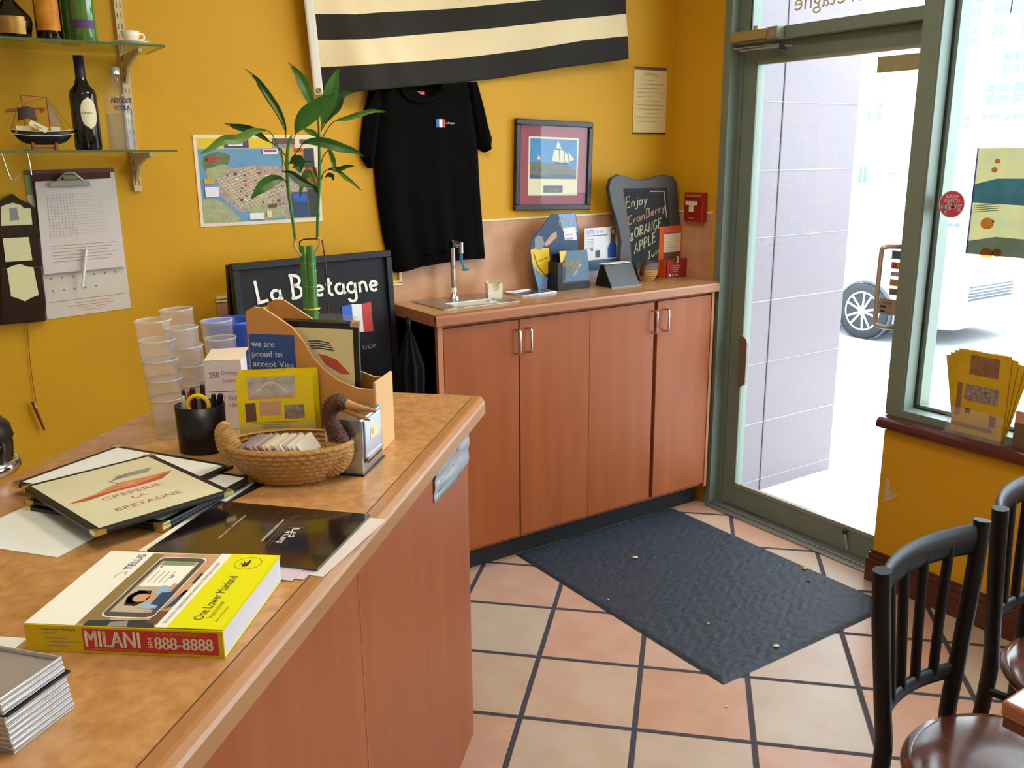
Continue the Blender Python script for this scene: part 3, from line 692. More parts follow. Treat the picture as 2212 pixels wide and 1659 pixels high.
def chalk(s_, a, b_, px_h, m, wd=None):
    A = FB([a, b_]); x0, z0 = A[0]; x1, z1 = A[1]; L = x1 - x0
    h = FB([(a[0], a[1] - px_h)])[0][1] - z0
    hand(mb, s_, x0, z0, h, .0055, m, y=-.0135, width=L, skew=(z1 - z0) / L)
chalk('Enjoy', (1347, 450), (1396, 438), 24, ch1); chalk('CranBerry', (1352, 487), (1434, 453), 20, ch2); chalk('&', (1357, 520), (1366, 518), 16, ch1)
chalk('ORANGE', (1366, 513), (1426, 490), 21, ch3); chalk('APPLE', (1366, 548), (1414, 520), 22, ch3); chalk('Juice', (1394, 560), (1432, 538), 15, ch3)
A = FB([(1400, 413), (1430, 413), (1436, 470)]); mb.ribbon([(x, -.0133, z) for x, z in A], .005, ch1)
mb.build('chalk_writing', t)
# orange leaflet holder
YO = 3.09
p = on_y(1458, 604, YO)
t = thing('leaflet_stand', 'orange and maroon leaflet holder at the right end of worktop', 'leaflet holder', (p.x, YO, ZT))
m_or = mat('orange_card', 'DE5A26', .45); m_mar = mat('maroon_card', '9A2E26', .45)
a, b_, c, d = [(on_y(*q_, YO).x - p.x, on_y(*q_, YO).z - ZT) for q_ in ((1435, 491), (1488, 489), (1503, 601), (1460, 545))]
hh = a[1]
mb = MB(); mb.box(a[0], b[0] if False else b_[0], .03, .034, .0, hh, m_or); mb.build('back_card', t)
MB().box(a[0] + .016, b_[0] + .022, -.01, .034, 0, .085, m_mar).box(a[0] + .004, a[0] + .008, -.01, .03, 0, .085, m_or).build('pocket', t, bevel=.001)
mb = MB(); x0 = a[0] + .028; x1 = b_[0] - .02
mb.rect(x0, x1, .10, hh - .03, m_cream, y=.0294); mb.rect(x0, x1, .086, .115, m_brown, y=.0292); mb.rect(x0, x1, hh - .034, hh - .03, m_ppl, y=.0290)
for i in range(4): mb.rect(x0 + .01, x1 - .008, .125 + i * .012, .127 + i * .012, m_skin, y=.0290)
yy = -.0104; xa = a[0] + .03
for i, ww in enumerate((.05, .06, .045, .03)): mb.rect(xa + .03 - ww / 2 + .01, xa + .03 + ww / 2 + .01, .055 - i * .009, .0565 - i * .009, m_cream, y=yy)
mb.rect(xa, xa + .010, .007, .017, m_prw, y=yy); mb.text('VISA', xa + .035, .008, .008, m_cream, y=yy, w=.022); mb.disc(xa + .023, .012, .005, m_gold, y=yy)
mb.quad([(xa + .02, yy, .07), (xa + .05, yy, .075), (xa + .05, yy, .09), (xa + .035, yy, .082)], m_dkgrey); mb.rect(xa + .045, xa + .055, .068, .098, m_cream, y=yy)
mb.build('print', t)
# fire pull station on the right wall (local +x runs towards the viewer)
def rwall(px, py, X): q_ = on_x(px, py, X); return q_
a = rwall(1488, 416, XW - .012); c = rwall(1525, 478, XW - .012)
t = thing('fire_pull_station', 'red fire alarm pull station with white T handle beside door', 'fire alarm', (XW - .009, (a.y + c.y) / 2, (a.z + c.z) / 2), -PI / 2)
hw, hh = (a.y - c.y) / 2, (a.z - c.z) / 2 + .002
m_fr = mat('fire_red', '9E1B18', .4)
MB().box(-hw, hw, -.03, -.0, -hh, hh, m_fr).build('housing', t, bevel=.003)
mb = MB(); mb.box(-hw * .75, hw * .45, -.038, -.030, .008, .026, m_cream); mb.box(-hw * .35, hw * .1, -.038, -.030, -.022, .008, m_cream); mb.build('pull_handle', t, bevel=.002)
mb = MB(); mb.text('PULL DOWN', 0, .046, .010, m_cream, y=-.0306, w=hw * 1.5, align='C'); mb.text('FIRE', -.008, .031, .010, m_dkgrey, y=-.0306, w=.045, align='C'); mb.text('Simplex', -.008, -.052, .006, m_cream, y=-.0306, w=.035, align='C'); mb.build('print', t)

# ------------------------------------------------------------------ things on the yellow wall
def wf(pts, y=YW, o=(0, 0)): return [(on_y(a, b_, y).x - o[0], on_y(a, b_, y).z - o[1]) for a, b_ in pts]
def interp(L, t_):
    n_ = len(L) - 1; i = min(int(t_ * n_), n_ - 1); f = t_ * n_ - i
    return (L[i][0] * (1 - f) + L[i + 1][0] * f, L[i][1] * (1 - f) + L[i + 1][1] * f)
# striped flag
YFg = YW - .03
lt = wf([(660, 0), (668, 68), (677, 134), (690, 203)], YFg); rt = wf([(1336, 0), (1343, 32), (1345, 80), (1349, 128)], YFg)
m_fb = mat('flag_black', '26231D', .85, noise=.1, nscale=200); m_fw = mat('flag_cream', 'EBD9AC', .85, noise=.04, nscale=200)
edges_px = [[(675, 33), (760, 34), (850, 26), (1000, 17), (1100, 8), (1180, 0)], [(682, 88), (760, 89), (820, 84), (900, 75), (1050, 63), (1200, 46), (1343, 31)],
            [(690, 146), (760, 144), (850, 137), (1000, 125), (1150, 106), (1250, 89), (1345, 79)], [(693, 204), (730, 203), (800, 196), (900, 186), (1000, 177), (1080, 169), (1200, 148), (1349, 129)]]
E_ = [wf(e, YFg) for e in edges_px]
E_[0] = E_[0] + [(rt[0][0], E_[0][-1][1] + .012 + .07)]
def ev(E, x):
    for (a, za), (b_, zb_) in zip(E, E[1:]):
        if x <= b_: return za + (zb_ - za) * (x - a) / (b_ - a)
    return E[-1][1]
xl, xr = lt[0][0], rt[-1][0]
def zbound(k, x):                                              # k=0 lowest edge, going up
    if k <= 3: return ev(E_[3 - k], x)
    top = ev(E_[0], x); st = ev(E_[0], x) - ev(E_[1], x)
    return top + .107 * (k - 3)
NS = 5
def fl(u, v):
    k = v * NS; i = min(int(k), NS - 1); f = k - i
    xs_l = xl + (E_[3][0][0] - xl) * (1 - v); x = xs_l + (xr - xs_l) * u
    z = zbound(i, x) * (1 - f) + zbound(i + 1, x) * f
    fold = .010 * math.sin(u * 9 + v * 3.2) * (1 - .3 * u) + .012 * math.exp(-((u - .12 + v * .06) / .05) ** 2) + .009 * math.exp(-((u - .24 + .13 * v) / .04) ** 2) + .008 * math.sin(u * 21 - v * 5) * .5
    return (x, YFg - .014 - fold * 1.9, z)
t = thing('wall_flag', 'large black and cream striped flag hung across the yellow wall', 'flag', (0, 0, 0))
mb = MB(); mb.grid(fl, 150, NS * 8, m_fb, mf=lambda u, v: m_fb if int(v * NS) % 2 == 0 else m_fw)
cloth = mb.build('cloth', t, solid=.0015)
def hd(u, v):
    p = fl(0, v); return (p[0] - .035 * (1 - u) + .003, p[1] - .004 + .002 * u, p[2] - .004 * (1 - u))
mb = MB(); mb.grid(hd, 3, 30, mat('white_canvas_band', 'DDD8C8', .8)); hb = mb.build('header_band', t, solid=.003)
p = hd(.5, .03); T_ = Matrix.Translation((p[0], p[1] - .004, p[2] + .0)) @ Matrix.Rotation(PI / 2, 4, 'X')
MB(T=T_).lathe([(.004, 0), (.0045, .003), (.009, .003), (.010, 0)], mat('brass_grommet', '8F7A4A', .35, metal=.8), 20, cap=False).build('grommet', t)
# T-shirt
YT = YW - .012
t = thing('t_shirt', 'black T-shirt with a small French flag print hanging on the wall', 'shirt', (0, 0, 0))
m_tee = mat('black_cotton', '0B0A09', .95, spec=.08, noise=.15, nscale=300)
Lb = wf([(812, 192), (812, 240), (808, 300), (807, 345), (810, 400), (818, 460), (828, 520), (838, 556), (850, 589)], YT)
Rb = wf([(1010, 178), (1018, 225), (1026, 280), (1032, 328), (1034, 380), (1037, 430), (1041, 480), (1044, 520), (1047, 556)], YT)
def tee(u, v):
    l, r = interp(Lb, v), interp(Rb, v); x = l[0] + (r[0] - l[0]) * u; z = l[1] + (r[1] - l[1]) * u + .012 * math.sin(PI * u) * v * (1 if v > .9 else 0)
    nk = max(0, 1 - ((u - .5) / .17) ** 2) if abs(u - .5) < .17 else 0
    z -= .038 * nk * (1 - v) ** 6
    e = min(u, 1 - u); bulge = .035 * min(1, e / .09) ** .6
    fold = (.006 * math.sin(u * 14 + 1.2 * v) + .004 * math.sin(u * 31 + 3)) * min(1, v * 1.5)
    return (x, YT - bulge - fold * min(1, e / .05), z)
mb = MB(); mb.grid(tee, 50, 60, m_tee); mb.build('body', t)
def sleeve(Ls, Rs):
    L_, R_ = wf(Ls, YT), wf(Rs, YT)
    def f(u, v):
        l, r = interp(L_, v), interp(R_, v); e = min(u, 1 - u)
        return (l[0] + (r[0] - l[0]) * u, YT - .032 * math.sin(PI * min(1, max(0, u))) ** .5 - .004 * math.sin(u * 9 + v * 4) , l[1] + (r[1] - l[1]) * u)
    mb = MB(); mb.grid(f, 16, 24, m_tee); return mb.build('sleeve', t)
sleeve([(797, 195), (786, 235), (779, 280), (776, 322), (778, 338), (795, 364)], [(822, 194), (822, 230), (818, 270), (813, 310), (810, 335), (801, 362)])
sleeve([(1006, 178), (1014, 215), (1022, 255), (1028, 295), (1031, 322), (1046, 330)], [(1026, 177), (1036, 210), (1045, 240), (1053, 270), (1062, 298), (1058, 312)])
q_ = on_y(912, 196, YT - .010); MB().box(q_.x - .085, q_.x + .085, YT - .012, YT - .008, q_.z - .055, q_.z + .03, m_tee).build('neck_back', t)
cp = [on_y(a, b_, YT - .042) for a, b_ in ((868, 192), (873, 203), (888, 214), (912, 219), (935, 214), (951, 202), (957, 190))]
MB().tube(cp, .008, m_tee, 8, sub=4).build('collar', t)
q0 = on_y(909, 206, YT - .03)
MB(T=Matrix.Translation(q0)).box(-.016, .016, -.002, 0, -.012, .014, m_redp).text('DC', -.011, -.004, .013, m_prw, y=-.0026, w=.022).build('neck_tag', t)
q0 = on_y(942, 257, YT - .0435)
mb = MB(T=Matrix.Translation(q0)); hw = .0135
mb.rect(0, hw, -.031, 0, m_blue); mb.rect(hw, 2 * hw, -.031, 0, m_prw); mb.rect(2 * hw, 3 * hw, -.031, 0, m_redp); mb.text('La Bretagne', 3 * hw + .003, -.018, .008, m_prw, w=.038)
mb.build('chest_print', t)
# framed ship picture
o = on_y(1192, 358, YW); O = (o.x, o.z)
t = thing('framed_picture', 'black framed ship photograph with maroon mat on the wall', 'picture', (o.x, YW - .002, o.z), rot=(0, .03, 0))
W2, H2 = .203, .187
m_pf = mat('black_frame', '1E1A1C', .3, spec=.5); m_mm = mat('maroon_mat', '98404E', .6)
mb = MB(); fw = .024
mb.box(-W2, W2, -.022, -.002, H2 - fw, H2, m_pf).box(-W2, W2, -.022, -.002, -H2, -H2 + fw, m_pf).box(-W2, -W2 + fw, -.022, -.002, -H2 + fw, H2 - fw, m_pf).box(W2 - fw, W2, -.022, -.002, -H2 + fw, H2 - fw, m_pf)
mb.build('frame', t, bevel=.004)
MB().box(-W2 + fw, W2 - fw, -.010, -.004, -H2 + fw, H2 - fw, m_mm).build('mat_board', t)
mb = MB(); y = -.0104
X_ = lambda u: -.132 + .264 * u
mb.rect(X_(0), X_(1), -.125, .118, m_cream, y)
ix0, ix1, iz0, iz1 = X_(.03), X_(.97), -.055, .110; y2 = -.0108
mb.rect(ix0, ix1, iz0, iz1, mat('sea_blue', '2F78B4', .5, noise=.15, nscale=10, c2='3F8FC8'), y2)
U = lambda u, v: (ix0 + (ix1 - ix0) * u, iz0 + (iz1 - iz0) * v)
def pp(m, *uv, yy=-.0112): mb.quad([(U(a, b_)[0], yy, U(a, b_)[1]) for a, b_ in uv], m)
pp(mat('shore_grey', '6F6F62', .6, noise=.3, nscale=60), (0, .0), (1, .0), (1, .24), (.78, .36), (.5, .38), (.2, .42), (0, .42))
pp(m_navy, (0, .0), (1, .0), (1, .08), (.6, .14), (.3, .07), (0, .1), yy=-.0115)
for tri in (((.46, .45), (.62, .43), (.60, .74), (.50, .74)), ((.53, .78), (.66, .76), (.58, .98)), ((.63, .42), (.71, .42), (.71, .72), (.62, .74)), ((.73, .43), (.83, .42), (.80, .62), (.73, .68)), ((.84, .45), (.95, .50), (.81, .68)), ((.14, .48), (.22, .48), (.18, .62))):
    pp(m_cream, *tri, yy=-.0118)
pp(m_dkgrey, (.53, .37), (.80, .37), (.78, .41), (.51, .41), yy=-.0120)
mb.rect(-.052, .052, -.113, -.083, mat('dark_plate', '2C3144', .4), y2); mb.text('tall ship', 0, -.104, .010, m_grey, y=-.0112, w=.06, align='C')
mb.build('print', t)
MB().rect(-W2 + fw, W2 - fw, -H2 + fw, H2 - fw, m_pane, y=-.0155).build('glass', t)
# certificate
c = wf([(1369, 143), (1440, 145), (1439, 287), (1369, 287)]); x0, x1 = c[0][0], c[1][0]; z1, z0 = c[0][1], c[2][1]
t = thing('certificate', 'cream certificate with brown top strip pinned near the corner', 'notice', (x0, YW - .001, z0))
w_, h_ = x1 - x0, z1 - z0
m_cert = mat('aged_paper', 'E0CC90', .7)
MB().box(0, w_, -.004, 0, 0, h_, m_cert).build('paper', t)
mb = MB(); mb.rect(0, w_, h_ - .014, h_, m_brown, y=-.0044)
for i, (a, b_) in enumerate(((.25, .75), (.2, .6), (.1, .9), (.1, .85), (.1, .9), (.1, .55), (.3, .8), (.1, .9), (.15, .85), (.4, .8), (.1, .9), (.1, .7))): mb.rect(w_ * a, w_ * b_, h_ * (.86 - i * .063), h_ * (.866 - i * .063) + .0008, m_grey, y=-.0044)
mb.text('Certificate', w_ / 2, h_ * .88, .01, m_brown, y=-.0044, w=.08, align='C'); mb.box(-.001, w_ + .001, -.006, 0, -.005, .001, m_dkgrey)
mb.build('print', t)
# city map poster
c = wf([(415, 291), (681, 290), (691, 478), (428, 491)]); x0, x1, z0, z1 = c[0][0], c[2][0] + .01, c[3][1], c[0][1]
t = thing('map_poster', 'illustrated city map poster behind the bamboo plant', 'map', (x0, YW - .001, z0))
w_, h_ = x1 - x0, z1 - z0
MB().box(0, w_, -.002, 0, 0, h_, mat('map_border', 'E8DCC0', .6)).build('sheet', t)
mb = MB(); nl = [0]
def mp(m, *uv):
    nl[0] += 1; mb.quad([(.012 + (w_ - .024) * a, -.0023 - nl[0] * .00005, .012 + (h_ - .024) * (1 - b_)) for a, b_ in uv], m)
def mr(m, a, b_, c_, d_): mp(m, (a, d_), (c_, d_), (c_, b_), (a, b_))
m_wat = mat('map_water', '6A9CC0', .5, noise=.12, nscale=9); m_city = mat('map_city', 'C3B3A4', .6, noise=.25, nscale=150, c2='8F8078'); m_park = mat('map_park', '6E7A50', .6, noise=.4, nscale=60); m_lt = mat('map_pale_green', 'A9AD82', .6, noise=.2, nscale=70)
mr(m_wat, 0, .12, .75, 1)
mr(m_yel, 0, 0, .215, .115); mr(m_ppl, .215, 0, .42, .115); mr(m_prw, .25, .03, .37, .09); mr(m_yel, .42, 0, .62, .115); mr(m_brown, .62, 0, .82, .07); mr(m_grey, .62, .07, .82, .115); mr(m_cream, .82, 0, 1, .09); mr(m_brown, .86, .01, .94, .07)
mp(m_park, (.02, .30), (.05, .2), (.16, .15), (.26, .2), (.24, .3), (.14, .36), (.06, .42)); mp(m_lt, (.05, .36), (.2, .3), (.28, .36), (.16, .5), (.06, .46))
mp(m_city, (.14, .46), (.24, .36), (.45, .32), (.62, .33), (.76, .36), (.95, .42), (.95, .95), (.7, 1), (.62, .86), (.44, .88), (.3, .88), (.19, .74), (.12, .62))
mp(m_lt, (0, .72), (.1, .7), (.2, .8), (.3, .96), (.3, 1), (0, 1)); mp(m_lt, (.36, .86), (.46, .74), (.62, .72), (.7, .95), (.5, 1))
for i in range(12):
    k = i / 12
    mb.ribbon([(.012 + (w_ - .024) * (.14 + .3 * k), -.0040, .012 + (h_ - .024) * (1 - (.5 - .14 * k))), (.012 + (w_ - .024) * (.33 + .35 * k), -.0040, .012 + (h_ - .024) * (1 - (.86 - .12 * k)))], .0018, m_cream)
    mb.ribbon([(.012 + (w_ - .024) * (.14 + .17 * k), -.0041, .012 + (h_ - .024) * (1 - (.48 + .36 * k))), (.012 + (w_ - .024) * (.44 + .3 * k), -.0041, .012 + (h_ - .024) * (1 - (.34 + .3 * k)))], .0018, m_cream)
rnd = random.Random(3)
for i in range(60):
    a, b_ = .2 + .5 * rnd.random(), .4 + .4 * rnd.random(); s_ = .012 + .012 * rnd.random(); mr(rnd.choice([m_ppl, m_redp, m_slate, m_skin, m_brown, m_gold, m_prw]), a, b_, a + s_, b_ + s_ * 1.1)
mr(m_redp, .07, .22, .15, .26); mr(m_prw, .53, .13, .66, .19); mr(m_redp, .54, .14, .65, .165); mr(m_gold, .03, .47, .11, .53); mr(m_prw, .03, .57, .14, .69); mr(m_lav, .03, .55, .14, .57); mr(m_prw, .38, .9, .5, .98); mr(m_cream, .53, .88, .57, .96); mr(m_gold, .70, .115, .88, .4); mr(m_redp, .8, .12, .88, .17); mr(m_brown, .82, .2, .88, .3)
mr(m_dkgrey, .89, .12, .98, .36); mr(m_redp, .9, .36, 1, .62); mr(m_navy, .76, .66, .9, .98); mr(m_blue, .77, .68, .89, .78); mr(m_dkgrey, .91, .63, 1, .98); mr(m_brown, .55, .8, .62, .84)
mb.build('print', t)
# ------------------------------------------------------------------ shelves
m_shg = glass('shelf_glass', (.82, .92, .84), .03, .02)
m_shed = mat('green_glass_edge', '5C6A42', .15)
YS = 2.945
def shelf(z, px, lab):
    xr_ = on_y(*px, YS).x
    t = thing('glass_shelf', lab, 'shelf', (xr_, YS, z))
    MB().box(-1.2, 0, 0, .25, -.007, 0, m_shg).build('glass_board', t)
    MB().box(-1.2, 0, -.0012, 0, -.007, 0, m_shed).box(0, .0012, 0, .25, -.007, 0, m_shed).build('edge', t)
    return xr_
ZS1, ZS2 = on_y(355, 97, YS).z, on_y(380, 323, YS).z
shelf(ZS1, (356, 97), 'upper glass shelf with dark liquor bottles and a cup')
shelf(ZS2, (382, 323), 'lower glass shelf holding model ship, wine and vodka bottles')
m_rail = mat('cream_rail', 'CFB98C', .5, metal=.1); m_slot = mat('rail_slot', '5A4424', .8)
pa, pb = on_y(274, 0, YW), on_y(297, 413, YW)
t = thing('shelf_rail', 'slotted cream shelf rail with brackets screwed to the yellow wall', 'shelf rail', (pb.x, YW, pb.z))
MB().box(-.012, .012, -.014, 0, 0, 1.15, m_rail).build('rail', t)
mb = MB()
for k in range(36):
    for sx in (-.006, .005): mb.rect(sx - .0012, sx + .0012, .02 + k * .032, .036 + k * .032, m_slot, y=-.0144)
mb.build('slots', t)
for z in (ZS1, ZS2):
    z_ = z - pb.z - .008
    MB().prism([(0, 0)], 0, 0, m_rail) if 0 else None
    mb = MB(T=Matrix.Translation((0, 0, z_)) @ Matrix.Rotation(-PI / 2, 4, 'Z')); mb.prism([(.012, 0), (.24, 0), (.24, -.012), (.16, -.02), (.07, -.04), (.03, -.075), (.012, -.09)][::-1], -.005, .005, m_rail); mb.build('bracket', t, bevel=.001)
def bottle(name, label, px, z, prof, body, zlab=None, lab=None, cap=None, y=3.05, fill=None, gl=None):
    q_ = on_y(px, 300, y); t = thing(name, label, 'bottle', (q_.x, y, z), group=gl)
    MB().lathe(prof, body, 28).build('body', t)
    if cap: MB().lathe(cap[0], cap[1], 20).build('cap', t)
    if lab:
        z0, z1, r, m, span = lab
        n_ = 16; vs = []
        for i in range(n_ + 1):
            a = -PI / 2 - .25 + (i / n_ - .5) * span; vs += [(r * math.cos(a), r * math.sin(a), z0), (r * math.cos(a), r * math.sin(a), z1)]
        MB().add(vs, [(2 * i, 2 * i + 2, 2 * i + 3, 2 * i + 1) for i in range(n_)], m, True).build('label', t)
    return t
m_dkgl = mat('dark_wine_glass', '0D0E12', .08, spec=.7); m_ggl = mat('green_bottle_glass', '4C7A1E', .08, spec=.8, coat=.5); m_amb = mat('dark_brown_glass', '140D08', .1, spec=.7)
std = lambda r, h, nr=.0135, sh=.62: [(r * .9, 0), (r, .006), (r, h * sh), (r * .92, h * (sh + .04)), (r * .55, h * (sh + .10)), (nr * 1.1, h * (sh + .17)), (nr, h * (sh + .2)), (nr, h)]
wb = bottle('wine_bottle', 'dark wine bottle with oval cream label on the lower glass shelf', 190, ZS2, std(.038, .265, sh=.60), m_dkgl, y=3.03, cap=([(.0145, .205), (.0145, .268), (.0, .268)], mat('purple_foil', '2A2130', .35, metal=.3)))
mb = MB(); Lp = []
for j in range(9):
    for i in range(9):
        a = (i - 4) / 4; b_ = (j - 4) / 4
        kx = a * math.sqrt(max(0, 1 - b_ * b_)); an = -PI / 2 + .15 + kx * .62; Lp.append((.0386 * math.cos(an), .0386 * math.sin(an), .105 + b_ * .045))
mb.add(Lp, [(j * 9 + i, j * 9 + i + 1, j * 9 + i + 10, j * 9 + i + 9) for j in range(8) for i in range(8)], m_cream, True); mb.text('Les Bretons', -.002, .103, .006, m_brown, y=-.0398, w=.032, align='C').build('label', wb)
m_clr = glass('clear_bottle_glass', (.93, .95, .97), .05, .03)
vp = [(.036, 0), (.040, .006), (.040, .15), (.036, .168), (.020, .182), (.013, .188), (.013, .225)]
vb = bottle('vodka_bottle', 'clear vodka bottle with dark lettering in front of the shelf rail', 264, ZS2, vp, m_clr, y=3.02, cap=([(.0145, .218), (.0145, .238), (0, .238)], mat('silver_cap', 'D8DCE0', .25, metal=.7)))
MB().lathe([(.037, .002), (.037, .105)], glass('vodka_liquid', (.86, .88, .92), .05, .05), 24).build('liquid', vb)
MB().text('ABSOLUT', 0, .135, .015, m_navy, y=-.0405, w=.058, align='C', bold=.001).text('VODKA', 0, .114, .014, m_navy, y=-.0405, w=.044, align='C', bold=.001).build('lettering', vb)
# model ship
q_ = on_y(95, 300, 3.02)
t = thing('model_ship', 'small wooden model sailing ship on the lower glass shelf', 'model ship', (q_.x, 3.02, ZS2))
m_hull = mat('hull_black', '15161C', .35); m_wd = mat('ship_wood', '8A4A28', .5); m_sail = mat('dark_sail', '4A3A30', .8); m_thr = mat('ship_thread', '6A4A3A', .8)
def hull(u, v):
    x = -.082 + .164 * u; w_ = .022 * (1 - abs(2 * u - 1) ** 3) + .001; d = .034 * (1 - abs(2 * u - 1) ** 5) + .002; a = PI * v
    return (x, -w_ * math.cos(a), .052 + .006 * abs(2 * u - 1) ** 2 - d * math.sin(a))
MB().grid(hull, 24, 12, m_hull).build('hull', t, solid=.001)
mb = MB()
for dz in (0, -.012): mb.tube([(-.082 + .164 * i / 12, -.0225 * (1 - abs(i / 6 - 1) ** 3) - .0015, .0525 + dz + .006 * abs(i / 6 - 1) ** 2) for i in range(13)], .0012, m_cream, 6)
mb.build('stripe', t)
MB().box(-.075, .075, -.012, .012, .048, .052, m_wd).box(-.07, -.03, -.01, .01, .05, .068, m_cream).box(.02, .045, -.01, .01, .05, .066, m_cream).build('deck', t)
MB().box(-.035, -.028, -.014, .014, 0, .022, m_wd).box(.026, .033, -.014, .014, 0, .022, m_wd).box(-.035, .033, -.003, .003, .004, .01, m_wd).build('stand', t)
for x_, h_ in ((-.045, .125), (.02, .122)): MB().cyl((x_, 0, .05), (x_, 0, h_ + .03), .0014, m_wd).build('mast', t)
MB().cyl((-.085, 0, .112), (.005, 0, .118), .0025, m_wd).cyl((-.09, 0, .108), (-.06, 0, .112), .004, m_wd).cyl((-.045, 0, .153), (.022, 0, .148), .0012, m_wd).cyl((.0, .0, .106), (.012, 0, .118), .004, m_wd).build('yard', t)
MB().grid(lambda u, v: (-.062 + .05 * u + .008 * v * (.5 - u), -.004 - .008 * math.sin(PI * u), .082 + .034 * v + .006 * math.sin(PI * u)), 8, 6, m_sail).build('sail', t, solid=.001)
mb = MB()
for a, b_ in (((-.082, .06), (-.045, .15)), ((-.045, .15), (-.01, .055)), ((.02, .148), (.06, .055)), ((.02, .15), (.078, .058)), ((-.078, .06), (-.062, .11)), ((.02, .15), (-.045, .125))): mb.cyl((a[0], 0, a[1]), (b_[0], 0, b_[1]), .0006, m_thr, 5)
mb.build('rigging', t)
MB().quad([(.022, 0, .14), (.05, 0, .075), (.026, 0, .07)], mat('grey_sail', '9A8878', .8)).build('sail', t, solid=.001)
T_ = Matrix.Translation((-.014, -.03, .066)) @ Matrix.Rotation(.5, 4, 'Y')
MB(T=T_).box(-.024, .024, 0, .001, -.008, .008, m_cream).text('sign', -.012, -.004, .008, m_brown, w=.02, y=-.0004).build('price_tag', t)
# upper shelf bottles
bottle('liqueur_bottle', 'dark bottle with white label at the left edge of the upper shelf', -22, ZS1, std(.04, .3), m_amb, lab=(.02, .085, .0405, m_prw, 2.0), y=3.05)
c_ = bottle('cognac_bottle', 'round bellied dark bottle with gold banded label', 58, ZS1, [(.03, 0), (.048, .008), (.055, .045), (.053, .06), (.03, .09), (.016, .105), (.014, .19)], m_amb, lab=(.012, .058, .0560, mat('antique_gold', 'A8803C', .35, metal=.6, noise=.3, nscale=60), 1.6), y=3.03)
bottle('pastis_bottle', 'tall dark bottle with bright yellow and orange label', 138, ZS1, std(.037, .30), m_amb, lab=(.028, .16, .0376, mat('orange_yellow_label', 'E8A818', .4, noise=.3, nscale=25, c2='C8701A'), 1.9), y=3.03)
bottle('green_bottle', 'plain bright green glass bottle, left of two on upper shelf', 180, ZS1, std(.028, .31), m_ggl, y=3.08)
bottle('green_wine_bottle', 'green wine bottle with purple label next to the cup', 210, ZS1, std(.034, .30), m_ggl, lab=(.036, .058, .0346, m_ppl, 2.0), y=3.0)
q_ = on_y(283, 90, 3.0)
t = thing('saucer', 'white saucer near the right end of upper glass shelf', 'saucer', (q_.x, 3.0, ZS1))
MB().lathe([(.02, 0), (.022, .002), (.054, .007), (.055, .009), (.022, .005), (0, .004)], m_cer, 30).build('dish', t)
t = thing('cup', 'small cream cup resting on a saucer on the upper shelf', 'cup', (q_.x, 3.0, ZS1 + .005))
MB().lathe([(.014, 0), (.018, .004), (.025, .02), (.027, .034), (.0255, .034), (.022, .018), (0, .005)], m_cer, 24).build('bowl', t)
MB().tube([(.025, 0, .028), (.037, 0, .026), (.037, 0, .014), (.023, 0, .010)], .003, m_cer, 8, sub=4).build('handle', t)
# wire hooks hanging under the lower shelf
for i, (pts, lb) in enumerate(((((2, 328), (20, 380), (28, 396), (38, 378)), 'bent wire hook hanging furthest left under the lower glass shelf'), (((58, 326), (64, 352), (68, 378)), 'straight wire hook hanging above the clipboard'))):
    o_ = MB().tube([on_y(a, b_, 3.1) for a, b_ in pts], .0022, m_chrome, 6).tube([on_y(pts[0][0] - 6, pts[0][1] - 1, 3.1), on_y(pts[0][0] + 8, pts[0][1] - 1, 3.1)], .004, m_chrome, 6).build('wire_hook'); tag(o_, lb, 'hook')
# calendar, clipboard, note rack
c = wf([(50, 368), (245, 362), (283, 665), (102, 690)])
def quad_box(mb, c_, d0, d1, m, Y=YW):
    vs = [(x, Y - d0, z) for x, z in c_] + [(x, Y - d1, z) for x, z in c_]
    mb.add(vs, [(0, 1, 2, 3), (7, 6, 5, 4), (0, 4, 5, 1), (1, 5, 6, 2), (2, 6, 7, 3), (3, 7, 4, 0)], m)
def bil(c_, u, v):
    a = (c_[0][0] + (c_[1][0] - c_[0][0]) * u, c_[0][1] + (c_[1][1] - c_[0][1]) * u); b_ = (c_[3][0] + (c_[2][0] - c_[3][0]) * u, c_[3][1] + (c_[2][1] - c_[3][1]) * u)
    return (a[0] + (b_[0] - a[0]) * v, a[1] + (b_[1] - a[1]) * v)
def qr(mb, c_, u0, v0, u1, v1, d, m, Y=YW): mb.quad([(bil(c_, u, v)[0], Y - d, bil(c_, u, v)[1]) for u, v in ((u0, v1), (u1, v1), (u1, v0), (u0, v0))], m)
t = thing('wall_calendar', 'pale calendar sheet hanging on the wall behind the clipboard', 'calendar', (0, 0, 0))
mb = MB(); quad_box(mb, c, .001, .003, mat('calendar_paper', 'D8CFC0', .7)); mb.build('sheet', t)
mb = MB(); qr(mb, c, 0, 0, 1, .03, .0035, m_brown); mb.build('header_strip', t); mb = MB(); qr(mb, c, 0, .03, .2, .16, .0034, m_green); mb.build('picture', t); mb = MB()
for r in range(2):
    for k in range(7 - r * 2): qr(mb, c, .1 + k * .125, .72 + r * .085, .125 + k * .125, .732 + r * .085, .0035, m_grey)
qr(mb, c, .05, .885, .98, .889, .0035, m_grey)
for i, (a, b_) in enumerate(((.35, .75), (.25, .8), (.35, .7), (.4, .65))): qr(mb, c, a, .91 + i * .018, b_, .915 + i * .018, .0035, m_skin)
mb.build('print', t)
c = wf([(76, 375), (244, 369), (275, 578), (95, 598)], YW - .006)
t = thing('clipboard', 'brown clipboard with metal clip holding a pile of papers', 'clipboard', (0, 0, 0))
cbd = wf([(66, 376), (237, 372), (262, 560), (96, 592)], YW - .006)
mb = MB(); quad_box(mb, cbd, .005, .010, mat('clipboard_brown', '4A1E22', .5)); mb.build('board', t)
